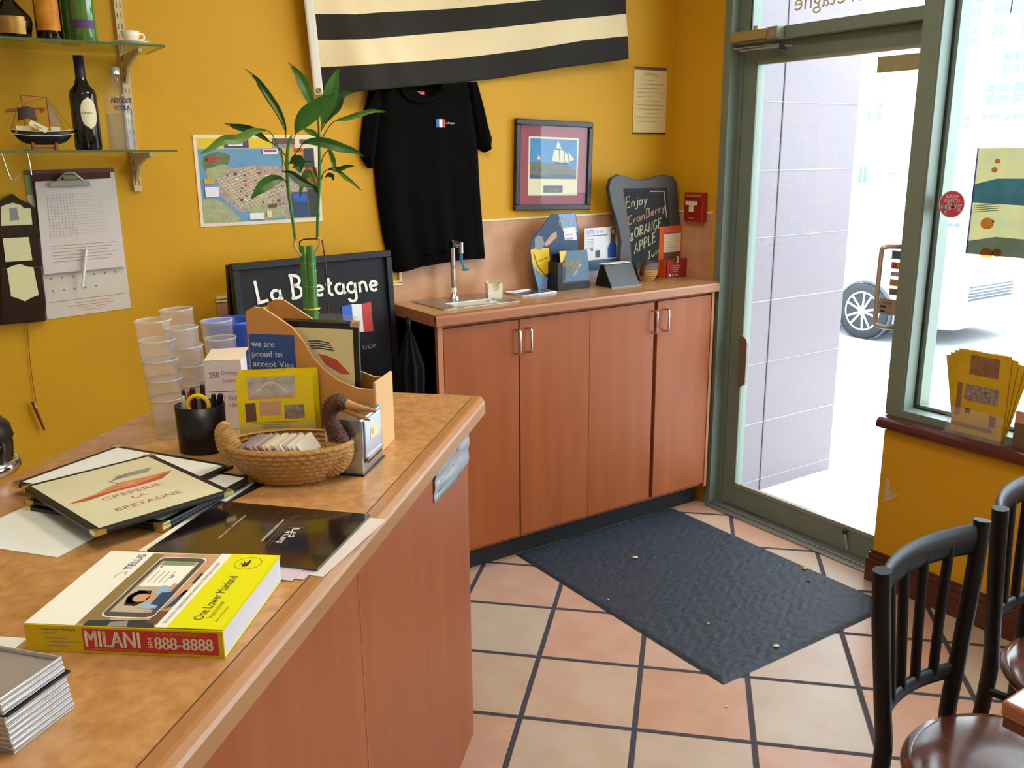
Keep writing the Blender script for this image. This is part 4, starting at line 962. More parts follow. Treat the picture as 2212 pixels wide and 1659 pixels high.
mb = MB(); cp_ = wf([(75, 392), (246, 385), (271, 575), (94, 592)], YW - .012); quad_box(mb, cp_, .012, .020, mat('sheet_paper', 'DAD0CC', .6))
for i in range(9): qr(mb, cp_, .12 + .04 * i, .14, .125 + .04 * i, .62, .0205, mat('pencil_grey', 'B8ACA4', .7))
for i in range(6): qr(mb, cp_, .12, .70 + i * .035, .9 - .05 * (i % 3), .708 + i * .035, .0205, mat('faded_print', 'B89A84', .7))
for i in range(14): qr(mb, cp_, .12, .15 + i * .033, .8, .153 + i * .033, .0204, mat('pencil_grey', 'B8ACA4', .7))
mb.build('papers', t)
q_ = on_y(152, 395, YW - .03)
T_ = Matrix.Translation((q_.x, YW - .028, q_.z))
MB(T=T_).prism([(-.065, -.012), (.063, -.010), (.058, .004), (.03, .010), (-.03, .010), (-.058, .002)], -.006, .0, m_steel).tube([(-.035, -.004, .008), (-.012, -.012, .03), (.012, -.012, .03), (.035, -.004, .008)], .005, m_steel, 8).cyl((-.02, -.01, .016), (.02, -.01, .016), .009, m_alud).build('clip', t, bevel=.002)
a, b_ = on_y(186, 540, YW - .03), on_y(178, 618, YW - .03)
tag(MB().cyl(a, b_, .0045, m_prw).cyl(a, a + Vector((.001, 0, .012)), .002, m_prw).build('hanging_pen'), 'white pen hanging in front of the clipboard papers', 'pen')
t = thing('note_rack', 'dark wooden note rack with cream painted panels on the wall', 'rack', (0, 0, 0))
m_dw = mat('dark_rack_wood', '2E1A14', .35, noise=.3, nscale=40); m_pp = mat('cream_note_paper', 'DCD9A8', .6)
o1 = wf([(0, 700), (98, 692), (88, 560), (75, 450), (62, 438), (45, 432), (25, 418), (5, 430), (-15, 445), (-15, 700)])
MB().prism(o1, YW - .018, YW - .001, m_dw).build('back_panel', t)
o2 = wf([(2, 700), (98, 692), (100, 655), (90, 575), (2, 580)], YW - .05)
MB().prism(o2, YW - .055, YW - .018, m_dw).build('pocket', t, bevel=.003)
mb = MB()
def wq(pts, Y, m): mb.quad([(x, Y, z) for x, z in wf(pts, Y)][::-1], m)
wq([(2, 447), (12, 442), (28, 438), (45, 443), (52, 450), (66, 450), (70, 485), (2, 488)], YW - .0185, m_pp); wq([(20, 450), (36, 448), (42, 475), (22, 477)], YW - .019, m_grey)
wq([(6, 515), (62, 512), (70, 562), (12, 566)], YW - .03, m_pp)
wq([(15, 580), (28, 574), (44, 570), (58, 576), (72, 577), (84, 637), (68, 643), (54, 651), (40, 645), (24, 640)], YW - .0555, m_pp)
mb.build('paper_panels', t)
ps = [on_y(a, b_, YW - .006) for a, b_ in ((58, 695), (63, 760), (70, 820), (78, 868))]
t = thing('pen_on_string', 'brown pen dangling on a brown string below the note rack', 'pen', (0, 0, 0))
MB().tube(ps, .0012, mat('brown_string', '7A4A18', .9), 5, sub=3).build('string', t)
a, b_ = on_y(70, 868, YW - .015), on_y(95, 926, YW - .015)
MB().cyl(a, b_, .005, mat('brown_pen', '6E2A14', .4), r2=.004).cyl(b_, b_ + (b_ - a) * .08, .004, m_brown, r2=.001).cyl(a, a + (b_ - a) * .2 + Vector((.004, -.005, 0)), .0015, m_prw).build('pen', t)

# ------------------------------------------------------------------ sandwich board sign
PA, PB = on_z(497, 570, 1.30), on_z(841, 540, 1.30)
ang = math.atan2(PB.y - PA.y, PB.x - PA.x); Wd = (PB - PA).length; lean = .06
t = thing('sandwich_board', 'black sandwich board lettered La Bretagne with French flag', 'sign', (PA.x, PA.y, 1.30), rot=(-lean, 0, ang))
m_bd = mat('blackboard', '1D1E22', .6, spec=.25, noise=.08, nscale=12); m_bf = mat('blackboard_frame', '161619', .45, spec=.3)
MB().box(.02, Wd - .02, .002, .012, -1.28, -.02, m_bd).build('panel', t)
MB().box(0, Wd, -.012, .016, -.024, 0, m_bf).box(0, .024, -.012, .016, -1.30, -.024, m_bf).box(Wd - .024, Wd, -.012, .016, -1.30, -.024, m_bf).box(.024, Wd - .024, -.012, .016, -1.30, -1.27, m_bf).build('frame', t, bevel=.002)
# rear panel leg
MB(T=Matrix.Rotation(.13, 4, 'X')).box(0, .024, .02, .04, -1.29, -.01, m_bf).box(Wd - .024, Wd, .02, .04, -1.29, -.01, m_bf).box(.024, Wd - .024, .024, .034, -1.26, -.03, m_bd).build('rear_panel', t)
N_ = (Matrix.Rotation(ang, 3, 'Z') @ Matrix.Rotation(-lean, 3, 'X')) @ Vector((0, -1, 0))
Rinv = (Matrix.Rotation(ang, 3, 'Z') @ Matrix.Rotation(-lean, 3, 'X')).transposed()
def sg(px, py):
    q = on_plane(px, py, PA, N_); l = Rinv @ (q - Vector((PA.x, PA.y, 1.30))); return l.x, l.z
mb = MB(); m_lt_ = mat('white_sign_paint', 'F2EFE4', .6)
a = sg(556, 655); b_ = sg(600, 650); h = sg(556, 606)[1] - a[1]
hand(mb, 'La', a[0], a[1], h, .0105, m_lt_, y=-.001, width=sg(616, 648)[0] - a[0], skew=.03, slant=-.08)
a = sg(630, 645); e = sg(822, 627); h = sg(630, 594)[1] - a[1]
hand(mb, 'Bretagne', a[0], a[1], h, .0105, m_lt_, y=-.001, width=e[0] - a[0], skew=(e[1] - a[1]) / (e[0] - a[0]), slant=-.05)
f0, f1 = sg(738, 662), sg(806, 714); k = (f1[0] - f0[0]) / 3
for i, m in enumerate((m_blue, m_prw, m_redp)): mb.quad([(f0[0] + k * i, -.001, f1[1] - .0 + (0, .004, .0)[i]), (f0[0] + k * (i + 1), -.001, f1[1] + (.004, 0, -.002)[i]), (f0[0] + k * (i + 1), -.001, f0[1] + (.004, 0, .004)[i]), (f0[0] + k * i, -.001, f0[1] + (0, .004, 0)[i])], m)
a = sg(784, 755); mb.text('uce', a[0], a[1], .022, m_grey, y=-.001, w=sg(813, 755)[0] - a[0])
mb.build('lettering', t)
# folded umbrella leaning between sign and cabinet
t = thing('umbrella', 'folded black umbrella hanging between the sandwich board and cabinet', 'umbrella', (0, 0, 0))
u = lambda a, b_: on_y(a, b_, 2.9)
m_umb = mat('black_nylon', '0B0B0D', .8, spec=.15)
b0 = u(882, 700); b1 = u(893, 860) + Vector((0, 0, -.32))
MB().tube([b0, b0 + Vector((.0, 0, -.04))], .010, m_umb, 10).tube([b0, b0 + Vector((0, 0, .03))], .010, m_black, 10).build('handle', t)
mb = MB()
ax = b1 - b0; T_ = Matrix.Translation(b0) @ ax.to_track_quat('Z', 'Y').to_matrix().to_4x4(); L_ = ax.length
mb.grid(lambda a, v: ((.012 + .034 * min(1, v * 4) * (1 - max(0, v - .35) * 1.1)) * (1 + .18 * math.sin(a * 2 * PI * 8)) * math.cos(a * 2 * PI), (.012 + .034 * min(1, v * 4) * (1 - max(0, v - .35) * 1.1)) * (1 + .18 * math.sin(a * 2 * PI * 8)) * math.sin(a * 2 * PI), .03 + v * (L_ - .08)), 64, 16, m_umb, T=T_)
mb.build('canopy', t)
MB().cyl(b0 + ax * .9, b1, .004, m_chrome).build('tip', t)
# light switch plate beside the backsplash edge
# ------------------------------------------------------------------ service counter (a/b frame at 45 degrees)
CA = PI / 4
t = thing('service_counter', 'long diagonal service counter with reddish wood front in the foreground', 'counter', (0, 0, 0), CA)
MB().box(-1.6, 2.105, .532, 1.22, .11, 1.006, m_cab).build('body', t)
MB().box(-1.6, 2.09, .60, 1.18, 0, .11, m_kick).build('toe_kick', t)
mb = MB()
for a in (1.33,): mb.box(a, a + .0018, .5312, .532, .11, 1.006, m_cab2)
mb.build('panel_seam', t)
ZC_ = 1.05
A1, B0, B1 = 2.172, .497, 1.275
mb = MB()
mb.box(-1.6, A1, B0 + .034, B1, 1.006, ZC_, m_top)
mb.build('laminate_top', t)
# rounded wood nosing along the customer edge with a rounded far corner
pf = [(.034, 1.006), (.002, 1.006), (-.001, 1.009), (-.001, 1.036), (.002, 1.042), (.010, ZC_ - .001), (.016, ZC_), (.0325, ZC_)]
mb = MB(); n_ = len(pf)
vs = [(a, B0 + y_, z_) for a in (-1.6, A1 - .012) for y_, z_ in pf] + [(A1 - .004, B0 + max(y_, .005) + .001 * 0, z_) for y_, z_ in pf] + [(A1 + .0, B0 + max(y_, .012), z_) for y_, z_ in pf]
mb.add(vs, [(j * n_ + i, (j + 1) * n_ + i, (j + 1) * n_ + i + 1, j * n_ + i + 1) for j in range(3) for i in range(n_ - 1)], m_edge); mb.add([(A1, B0 + max(y_, .012), z_) for y_, z_ in pf], [tuple(range(n_ - 1, -1, -1))], m_edge); mb.build('nosing', t)
MB().box(-1.6, A1 - .01, B0 + .0325, B0 + .0345, ZC_ - .002, ZC_ + .0002, mat('dark_glue_line', '4E3C24', .8)).build('joint_line', t)
# laminated notice taped on the counter front
B_ = .5315
c = [on_b(*q_, B_) for q_ in ((1007, 912), (936, 998), (936, 1087), (1011, 1002))]
t = thing('laminated_notice', 'crumpled laminated notice taped to the end of counter front', 'notice', (0, 0, 0))
mb = MB()
def ln(u, v):
    p = (c[0] * (1 - u) + c[1] * u) * (1 - v) + (c[3] * (1 - u) + c[2] * u) * v
    k = .004 + .002 * math.sin(u * 7 + v * 5) + .0015 * math.sin(v * 17 + u * 3)
    return p + Vector((R2, -R2, 0)) * k
m_lam = mat('laminate_blue_grey', '8FA3A8', .18, spec=.8, noise=.22, nscale=18, c2='B6B8BE')
mb.grid(ln, 16, 12, m_lam); mb.build('sheet', t, solid=.0006)
mb = MB()
def lq(u0, v0, u1, v1, m): mb.add([ln(u0, v0) + Vector((R2, -R2, 0)) * .0008, ln(u1, v0) + Vector((R2, -R2, 0)) * .0008, ln(u1, v1) + Vector((R2, -R2, 0)) * .0008, ln(u0, v1) + Vector((R2, -R2, 0)) * .0008], [(0, 1, 2, 3)], m)
m_sm = mat('smudged_print', '6E7478', .5)
for i in range(5): lq(.30 + i * .11, .16 + .03 * (i % 2), .37 + i * .11, .40, m_sm)
for i in range(4): lq(.45 + i * .12, .58, .53 + i * .12, .86, mat('teal_print', '4E6A70', .5))
mb.build('print', t)
# ------------------------------------------------------------------ things on the service counter
def frame2(p, q):                                               # location and rz for local x running p -> q
    return math.atan2(q.y - p.y, q.x - p.x), (Vector((q.x, q.y, 0)) - Vector((p.x, p.y, 0))).length
# phone book
A, B, C_ = on_z(61, 1404, ZC_), on_z(487, 1421, ZC_), on_z(598, 1252, ZC_)
rz, L_ = frame2(A, B); D_ = (C_ - B).length; HB = .037
t = thing('phone_book', 'thick yellow and white phone directory with a red ad on the spine', 'book', A, rz)
m_by = mat('book_yellow', 'E2E20A', .35, spec=.5); m_bys = mat('book_spine_yellow', 'D9BE14', .35); m_pg = mat('page_edges', 'D9D6DC', .8, bump=.4, bscale=500, stretch=(.2, .2, 6)); m_bw = mat('book_white', 'EFF1E6', .35)
MB().box(.002, L_ - .001, .001, D_ - .002, .0015, HB - .0015, m_pg).build('pages', t)
MB().box(0, L_, 0, D_, 0, .0015, m_by).box(0, L_, 0, D_, HB - .0015, HB, m_by).box(0, L_, -.0015, .001, 0, HB, m_bys).build('cover', t, bevel=.0005)
mb = MB(); z = HB + .0003
def C2(u0, u1, v0, v1, m, k=0): mb.flat(L_ * u0, L_ * u1, D_ * v0, D_ * v1, z + k * .0001, m)
def CP(m, k, *uv): mb.add([(L_ * u, D_ * v, z + k * .0001) for u, v in uv], [tuple(range(len(uv)))], m)
m_olv = mat('photo_olive', '8C7A4C', .4); m_tan = mat('photo_tan', 'BCA074', .4, noise=.25, nscale=30); m_tab = mat('tablet_grey', '55504E', .35); m_shirt = mat('light_blue_shirt', '8FB8DC', .5); m_hair = mat('black_hair', '1C1518', .4); m_scr = mat('screen_beige', 'BDB29C', .4, noise=.15, nscale=20)
C2(0, .70, 0, 1, m_bw); C2(.26, .70, 0, .99, m_tan, 1); C2(.26, .40, .02, .98, m_olv, 2); CP(m_bw, 3, (0, 0), (.19, 0), (.215, .62), (.265, .62), (.265, 1), (0, 1))
CP(m_dkgrey, 3, (.30, .0), (.66, .0), (.62, .09), (.30, .06)); CP(m_grey, 4, (.42, .0), (.52, .0), (.5, .07), (.42, .05)); CP(m_brown, 4, (.60, .05), (.70, .05), (.68, .2), (.60, .2))
CP(m_skin, 4, (.33, .99), (.45, .99), (.42, .84), (.36, .68), (.33, .72)); CP(m_skin, 4, (.57, .99), (.66, .99), (.66, .82), (.60, .60), (.58, .68)); CP(m_skin, 4, (.60, .30), (.68, .48), (.66, .55), (.58, .40)); CP(m_navy, 4, (.62, .22), (.72, .36), (.69, .52), (.64, .46)); CP(m_dkgrey, 4, (.64, .56), (.70, .56), (.70, .72), (.64, .70))
def rr(u0, u1, v0, v1, r, m, k):
    P_ = []
    for cx, cy, a0 in ((u1 - r, v1 - r, 0), (u0 + r, v1 - r, 90), (u0 + r, v0 + r, 180), (u1 - r, v0 + r, 270)):
        P_ += [(cx + r * math.cos(math.radians(a0 + 15 * i)), cy + r * math.sin(math.radians(a0 + 15 * i))) for i in range(7)]
    CP(m, k, *P_)
rr(.333, .607, .10, .93, .05, m_bw, 5); rr(.338, .602, .11, .92, .048, m_tab, 6); rr(.362, .575, .165, .865, .01, m_scr, 7)
C2(.375, .57, .50, .80, m_lt_, 8); C2(.38, .56, .80, .86, m_green, 8)
for i in range(4): C2(.40 + .03 * i, .405 + .03 * i, .55, .72, m_grey, 9)
C2(.50, .51, .62, .66, m_blue, 9); C2(.385, .395, .76, .79, m_redp, 9)
mb.add([(L_ * (.425 + .048 * math.cos(a / 9 * PI)), D_ * (.355 + .085 * math.sin(a / 9 * PI)), z + .0009) for a in range(19)], [tuple(range(19))], m_hair)
CP(m_hair, 9, (.378, .34), (.40, .25), (.46, .24), (.50, .33), (.47, .44), (.40, .44))
mb.add([(L_ * (.452 + .042 * math.cos(a / 9 * PI)), D_ * (.345 + .055 * math.sin(a / 9 * PI)), z + .0011) for a in range(19)], [tuple(range(19))], m_skin)
CP(m_skin, 11, (.48, .30), (.52, .28), (.53, .40), (.49, .40)); CP(m_shirt, 10, (.49, .22), (.575, .20), (.575, .50), (.50, .52)); CP(m_navy, 11, (.53, .27), (.6, .25), (.6, .44), (.53, .42)); CP(m_skin, 10, (.545, .165), (.575, .165), (.575, .22), (.53, .21)); CP(m_skin, 12, (.545, .46), (.575, .44), (.575, .54), (.55, .55))
CP(m_bw, 12, (.66, 0), (.725, 0), (.725, 1), (.66, 1)); C2(.72, 1, 0, 1, m_by, 13)
kk = z + .0016
def btx(s_, u, v, h, m, w_): mb.text(s_, L_ * u, D_ * v, h, m, y=kk, w=w_, lying=True, rot=PI / 2)
btx('TELUS', .235, .72, .011, m_ppl, .048); btx('One Lower Mainland', .862, .10, .013, m_dkgrey, .120); btx('Vancouver', .905, .12, .008, mat('olive_print', '8E8A1A', .5), .045)
btx('Directories, shopping ideas and answers at YellowPages.ca/mobile', .700, .05, .0055, m_grey, .17); btx('Valid until October', .945, .08, .004, mat('olive_print', '', .5), .04)
mb.ribbon([(L_ * .215 + .006 * math.cos(a / 6), D_ * .64 + .010 * math.sin(a / 5), kk) for a in range(24)], .0009, m_green, nrm=(0, 0, 1))
mb.ribbon([(L_ * .855 + .019 * math.cos(a * PI / 12), D_ * .865 + .019 * math.sin(a * PI / 12), kk) for a in range(25)], .0009, mat('olive_print', '', .5), nrm=(0, 0, 1))
mb.add([(L_ * .855 + x, D_ * .865 + y_, kk) for x, y_ in ((-.004, -.012), (.002, -.010), (.003, -.002), (.0, .014), (-.003, -.001), (-.009, .008), (-.005, -.003), (-.011, .0))], [tuple(range(8))], m_dkgrey)
yy = -.0018
mb.rect(L_ * .295, L_ * .975, .0035, HB - .003, m_redp, yy); yy -= .0002
mb.text('MILANI', L_ * .305, .0095, .0225, m_lt_, yy, w=L_ * .275, bold=.0012); mb.text('888-8888', L_ * .655, .0095, .0165, m_lt_, yy, w=L_ * .29, bold=.001)
mb.text('604', L_ * .645, .010, .006, m_lt_, yy, rot=PI / 2, w=.015); mb.text('24 HOUR EMERGENCY', L_ * .665, .0285, .0038, m_gold, yy, w=L_ * .23); mb.text('www.milani.ca', L_ * .72, .0045, .003, m_gold, yy, w=L_ * .16)
mb.text('PLUMBING DRAINAGE HEATING', L_ * .305, .0048, .0028, m_gold, yy, w=L_ * .27)
mb.text('One Lower Mainland', L_ * .09, .030, .0036, m_dkgrey, yy, w=L_ * .17); mb.text('Vancouver', L_ * .09, .025, .0028, m_grey, yy, w=.02)
for i, w_ in enumerate((.03, .042, .03)): mb.rect(L_ * (.1 + .02 * (i % 2)), L_ * (.1 + .02 * (i % 2)) + w_, .019 - i * .0055, .0198 - i * .0055, m_grey, yy)
mb.build('print', t)
# white sheets
def sheet(name, label, p0, d1, d2, l1, l2, z, m=m_white, cat='paper', th=.0006, group=None):
    a = math.atan2(d1.y, d1.x); s_ = 1 if d1.x * d2.y - d1.y * d2.x > 0 else -1
    o_ = MB().box(0, l1, 0 if s_ > 0 else -l2, l2 if s_ > 0 else 0, 0, th, m).build(name, loc=(p0.x, p0.y, z), rz=a); tag(o_, label, cat, group); return o_
m_shw = mat('bright_sheet', 'E4ECE8', .6)
p0, p1, p2 = on_z(124, 1205, ZC_), on_z(205, 1161, ZC_), on_z(0, 1177, ZC_)
sheet('paper_sheet', 'large plain white sheet lying under the pile of menus', p0, p1 - p0, p2 - p0, .279, .216, ZC_ + .0003, m_shw)
p0, p1, p2 = on_z(60, 1380, ZC_), on_z(35, 1400, ZC_), on_z(0, 1386, ZC_)
sheet('paper_slip', 'white paper slip poking out between the trays and phone book', p0, p1 - p0, p2 - p0, .05, .07, ZC_ + .0003, m_shw)
# magazine and the papers beneath it
Q = [on_z(*q_, ZC_ + .004) for q_ in ((475, 1084), (800, 1113), (685, 1231), (318, 1190))]
p0 = on_z(300, 1190, ZC_); p1 = on_z(540, 1040, ZC_); p2 = on_z(690, 1247, ZC_)
sheet('paper_sheet', 'white sheet showing as a long strip along the black magazine', on_z(698, 1247, ZC_), on_z(300, 1193, ZC_) - on_z(698, 1247, ZC_), Q[1] - Q[2], .27, .222, ZC_ + .0003, mat('grey_white_sheet', 'D6CEC6', .5))
a, b_, c_ = on_z(300, 1193, ZC_), on_z(533, 1040, ZC_), on_z(322, 1196, ZC_)
sheet('paper_strip', 'narrow white strip running from the phone book to the duck basket', a, b_ - a, c_ - a, (b_ - a).length, .020, ZC_ + .0012, mat('bright_strip', 'E8EADC', .4), 'paper', .002)
a, b_, c_ = on_z(455, 1092, ZC_), on_z(552, 1044, ZC_), on_z(470, 1100, ZC_)
sheet('black_strip', 'thin black strip between the white strip and magazine', a, b_ - a, c_ - a, (b_ - a).length, .022, ZC_ + .0001, m_black, 'folder', .0010)  # flat black strip laid along the gap beside the white one
for i, (a, b_, c_, lb) in enumerate((((655, 1254), (700, 1215), (585, 1246), 'crumpled lavender receipt nearer the counter edge beside the phone book'), ((632, 1257), (665, 1222), (580, 1250), 'pale pink receipt tucked against the phone book page edges'))):
    a, b_, c_ = [on_z(*q_, ZC_) for q_ in (a, b_, c_)]; o_ = sheet('receipt', lb, a, b_ - a, c_ - a, .06, .075, ZC_ + .0010 + i * .0007, mat('lavender_paper', 'CBBCCB', .6), 'receipt', .0004)
rz, W_ = frame2(Q[3], Q[2]); Dm = ((Q[0] - Q[3]).length + (Q[1] - Q[2]).length) / 2
t = thing('magazine', 'glossy black magazine with small white lettering beside the phone book', 'magazine', (Q[3].x, Q[3].y, ZC_ + .0024), rz)
sh = [Matrix.Rotation(-rz, 3, 'Z') @ (q_ - Q[3]) for q_ in Q]
mb = MB(); mb.slab([(sh[3].x, sh[3].y), (sh[2].x, sh[2].y), (sh[1].x, sh[1].y), (sh[0].x, sh[0].y)], 0, .0035, mat('glossy_black_cover', '161210', .08, spec=.8, coat=.6)); mb.build('cover', t)
mb = MB()
def mg(px, py): return Matrix.Rotation(-rz, 3, 'Z') @ (on_z(px, py, ZC_ + .0062) - Q[3])
def mtext(s_, a, b_, h, m):
    a, b_ = mg(*a), mg(*b_); d = b_ - a
    mb.text(s_, a.x, a.y, h, m, y=.0039, w=d.length, lying=True, rot=math.atan2(d.y, d.x))
mtext('Les', (632, 1142), (624, 1161), .012, m_lt_); mtext('& Camp', (620, 1147), (597, 1173), .012, m_lt_); mtext('WWW.BOTTEGOURMAND', (610, 1122), (562, 1168), .005, m_lt_); mtext('ALEXANDRE GAUTHIER', (528, 1113), (470, 1163), .0035, m_cream)
a, b_ = mg(622, 1140), mg(656, 1140); mb.ribbon([(a.x, a.y, .0039), (b_.x, b_.y, .0039)], .006, m_brown, nrm=(0, 0, 1))
for d_ in (0, 8):
    mb.ribbon([tuple(mg(x + d_, y_))[:2] + (.0038,) for x, y_ in ((570, 1180), (590, 1160), (606, 1140), (625, 1120), (640, 1112), (648, 1114))], .0014, m_brown, nrm=(0, 0, 1))
mb.build('print', t)
# menus
m_cov = mat('black_vinyl', '141214', .4, spec=.5); m_mpg = mat('menu_parchment', 'D9D6B4', .3, spec=.5, noise=.06, nscale=8); m_brass = mat('brass_corner', 'D8C98A', .2, metal=.9)
MW, MH, MT = .240, .304, .007
def menu_mesh(art):
    t = thing('menu', '', 'menu')
    MB().box(0, MW, 0, MH, 0, MT, m_cov).build('cover', t, bevel=.0015)
    MB().flat(.012, MW - .012, .012, MH - .012, MT + .0003, m_mpg if art else m_shw).build('page', t)
    for cx, cy, sx, sy in ((0, 0, 1, 1), (MW, 0, -1, 1), (MW, MH, -1, -1), (0, MH, 1, -1)):
        mb = MB(); mb.slab([(cx - sx * .0006, cy - sy * .0006), (cx + sx * .018, cy - sy * .0006), (cx - sx * .0006, cy + sy * .018)][::(1 if sx * sy > 0 else -1)], -.0003, MT + .0007, m_brass); mb.build('metal_corner', t)
    if art:
        mb = MB(); z_ = MT + .0006; X = lambda u: MW * u; Y = lambda v: MH * v
        mb.text('CREPERIE', X(.5), Y(.40), .015, mat('menu_lettering', 'B0705A', .5), y=z_, w=.105, align='C', lying=True); mb.text('LA', X(.5), Y(.31), .014, mat('menu_lettering', '', .5), y=z_, w=.025, align='C', lying=True); mb.text('BRETAGNE', X(.5), Y(.19), .016, mat('menu_lettering', '', .5), y=z_, w=.115, align='C', lying=True)
        m1, m2, m3 = mat('crab_red', 'B8503E', .5), mat('crab_orange', 'D08A5C', .5, noise=.2, nscale=40), mat('logo_grey', '7C7A80', .5)
        mb.add([(X(u), Y(v), z_) for u, v in ((.08, .50), (.2, .47), (.38, .50), (.6, .49), (.78, .50), (.92, .60), (.74, .60), (.55, .625), (.42, .60), (.3, .545))], [tuple(range(10))], m2)
        mb.add([(X(u), Y(v), z_ + .0001) for u, v in ((.08, .50), (.22, .475), (.4, .50), (.62, .495), (.78, .505), (.9, .58), (.6, .52), (.35, .525))], [tuple(range(8))], m1)
        for i in range(4): mb.ribbon([(X(.50 + .02 * i), Y(.69 + .016 * i), z_), (X(.62 + .02 * i), Y(.70 + .016 * i), z_), (X(.78 + .02 * i), Y(.685 + .016 * i), z_)], .003, m3, nrm=(0, 0, 1))
        mb.ribbon([(X(.48), Y(.70), z_), (X(.50), Y(.61), z_)], .002, m3, nrm=(0, 0, 1))
        mb.build('print', t)
    return t
menu_plain = menu_mesh(False); menu_art = menu_mesh(True)
# lower stack: corners top, right, bottom, left in the photograph
zt = ZC_ + .035
TL, TR, BL = on_z(256, 960, zt), on_z(503, 1002, zt), on_z(50, 1087, zt)
d = (TR - TL); rzs = math.atan2(d.y, d.x)
def put_menu(o_, BLp, rz, z, label, group=None):
    o_.location = (BLp.x, BLp.y, z); o_.rotation_euler = (0, 0, rz); o_['label'] = label
    if group: o_['group'] = group
lo = on_z(352, 1137, ZC_ + .012); rl_ = math.radians(36)
put_menu(menu_plain, lo, rl_, ZC_ + .0012, 'black menu with brass corners at the very bottom of the pile', 'menus piled on the counter')
lo = on_z(350, 1128, ZC_ + .02)
d1 = dup(menu_plain, (lo.x, lo.y, ZC_ + .0012 + .0082), rl_ - .03, 'black edged menu second from the bottom of the pile')
r3 = math.radians(31); lo = on_z(503, 1003, ZC_ + .026) - Vector((math.cos(r3), math.sin(r3), 0)) * MW
d2 = dup(menu_plain, (lo.x, lo.y, ZC_ + .0012 + .0164), r3, 'black edged menu with blank white page just below the top menu')
zt2 = ZC_ + .0012 + .0246
cq = [on_z(*q_, zt2 + MT) for q_ in ((65, 1048), (330, 978), (487, 1061), (198, 1157))]
cc = (cq[0] + cq[1] + cq[2] + cq[3]) / 4; v1 = cq[2] - cq[3]; v2 = cq[0] - cq[3]
ra = (math.atan2(v1.y, v1.x) + math.atan2(v2.y, v2.x) - PI / 2) / 2
bl = cc - Matrix.Rotation(ra, 3, 'Z') @ Vector((MW / 2, MH / 2, 0))
put_menu(menu_art, bl, ra, zt2, 'parchment coloured menu lettered La Bretagne on top of the pile', 'menus piled on the counter')
# tray stack
zt = ZC_ + .066
A, B, C_ = on_z(10, 1508, zt), on_z(145, 1414, zt), on_z(0, 1385, zt)
rz = math.atan2(B.y - A.y, B.x - A.x)
m_try = mat('brushed_tray', 'B4B2B0', .38, metal=.55); m_trr = mat('tray_rim', 'D2D2D6', .35, metal=.5); TW, TD = (B - A).length, .20
t = thing('serving_tray', '', 'tray')
mb = MB(); mb.box(0, TW, 0, TD, .0, .0012, m_try)
for a in ((0, TW, 0, .003), (0, TW, TD - .003, TD), (0, .003, .003, TD - .003), (TW - .003, TW, .003, TD - .003)): mb.box(*a, .0012, .0050, m_try)
mb.build('pan', t, bevel=.0008)
MB().tube([(0.001, .001, .0052), (TW - .001, .001, .0052), (TW - .001, TD - .001, .0052), (.001, TD - .001, .0052), (.001, .001, .0052)], .0013, m_trr, 6).build('rolled_rim', t)
place = ['bottom', 'second from the bottom', 'third from the bottom', 'fourth from the bottom', 'fifth from the bottom', 'sixth from the bottom', 'seventh from the bottom', 'third from the top', 'second from the top', 'topmost']
for k in range(10):
    zz = ZC_ + k * .0063 + (.003 if k >= 7 else 0)
    j = .0003 * math.sin(k * 2.1)
    lb = 'small silver serving tray, %s of the ten in the stack' % place[k]
    if k == 0: t.location = (A.x + j, A.y - j, zz); t.rotation_euler = (0, 0, rz); t['label'] = lb; t['group'] = 'silver trays stacked at the counter corner'
    else: dup(t, (A.x + j - k * .0006, A.y - j, zz), rz + j * 3, lb)
T0 = Matrix.Translation((A.x, A.y, ZC_ + .0448)) @ Matrix.Rotation(rz, 4, 'Z')
o_ = MB(T=T0).box(-.002, TW + .0005, -.0015, TD, .0, .0014, m_black).build('black_band'); tag(o_, 'thin black band between the silver trays of the stack', 'liner')  # thin black slab marking the dark band below the top three trays
p = Matrix.Rotation(rz, 3, 'Z') @ Vector((TW * .45, TD - .045, 0)) + A
t = thing('pay_card', 'white and blue card lying in the topmost silver tray', 'card', (p.x, p.y, ZC_ + .0612), rz + .2)
MB().box(-.10, .0, -.03, .03, 0, .003, m_prw).build('card', t); MB().flat(-.095, -.012, -.022, .02, .0033, m_blue).build('print', t)
# duck basket
bc = on_z(618, 1052, ZC_); bc = bc + Vector((math.sin(-YAW), math.cos(YAW), 0)) * .050
RC = YAW
t = thing('duck_basket', 'large wicker duck shaped basket filled with business cards', 'basket', (bc.x, bc.y, ZC_), RC + .03)
ba, bb, bh = .120, .074, .074
mb = MB(); basket_shell(mb, ba, bb, bh, m_wick, rows=8, wob=.0028, n=180, base=.60)
mb.build('bowl', t)
def wrap(path, radii, m, coils=34, n=12):
    P_, R_ = spline([Vector(p) for p in path], 14, radii); out = MB(); R3 = [r * (1 + .045 * math.sin(i * 2.0)) for i, r in enumerate(R_)]
    return out.tube(P_, R3, m, n)
wrap([(-.104, -.0, .040), (-.116, -.0, .070), (-.122, 0, .095), (-.116, 0, .112)], [.024, .022, .018, .008], m_wick).build('tail', t)
mb = wrap([(.094, -.005, .050), (.095, -.005, .072), (.087, -.005, .096), (.078, -.006, .118), (.084, -.008, .142), (.100, -.008, .150), (.116, -.008, .142)], [.024, .021, .0165, .014, .016, .018, .010], m_wickd)
mb.build('neck_and_head', t)
mb = wrap([(.062, -.010, .030), (.082, -.008, .040), (.094, -.006, .056), (.098, -.005, .074)], [.030, .032, .029, .022], m_wick); mb.build('breast', t)
m_beak = mat('tan_beak', 'B07A4A', .5, noise=.2, nscale=80)
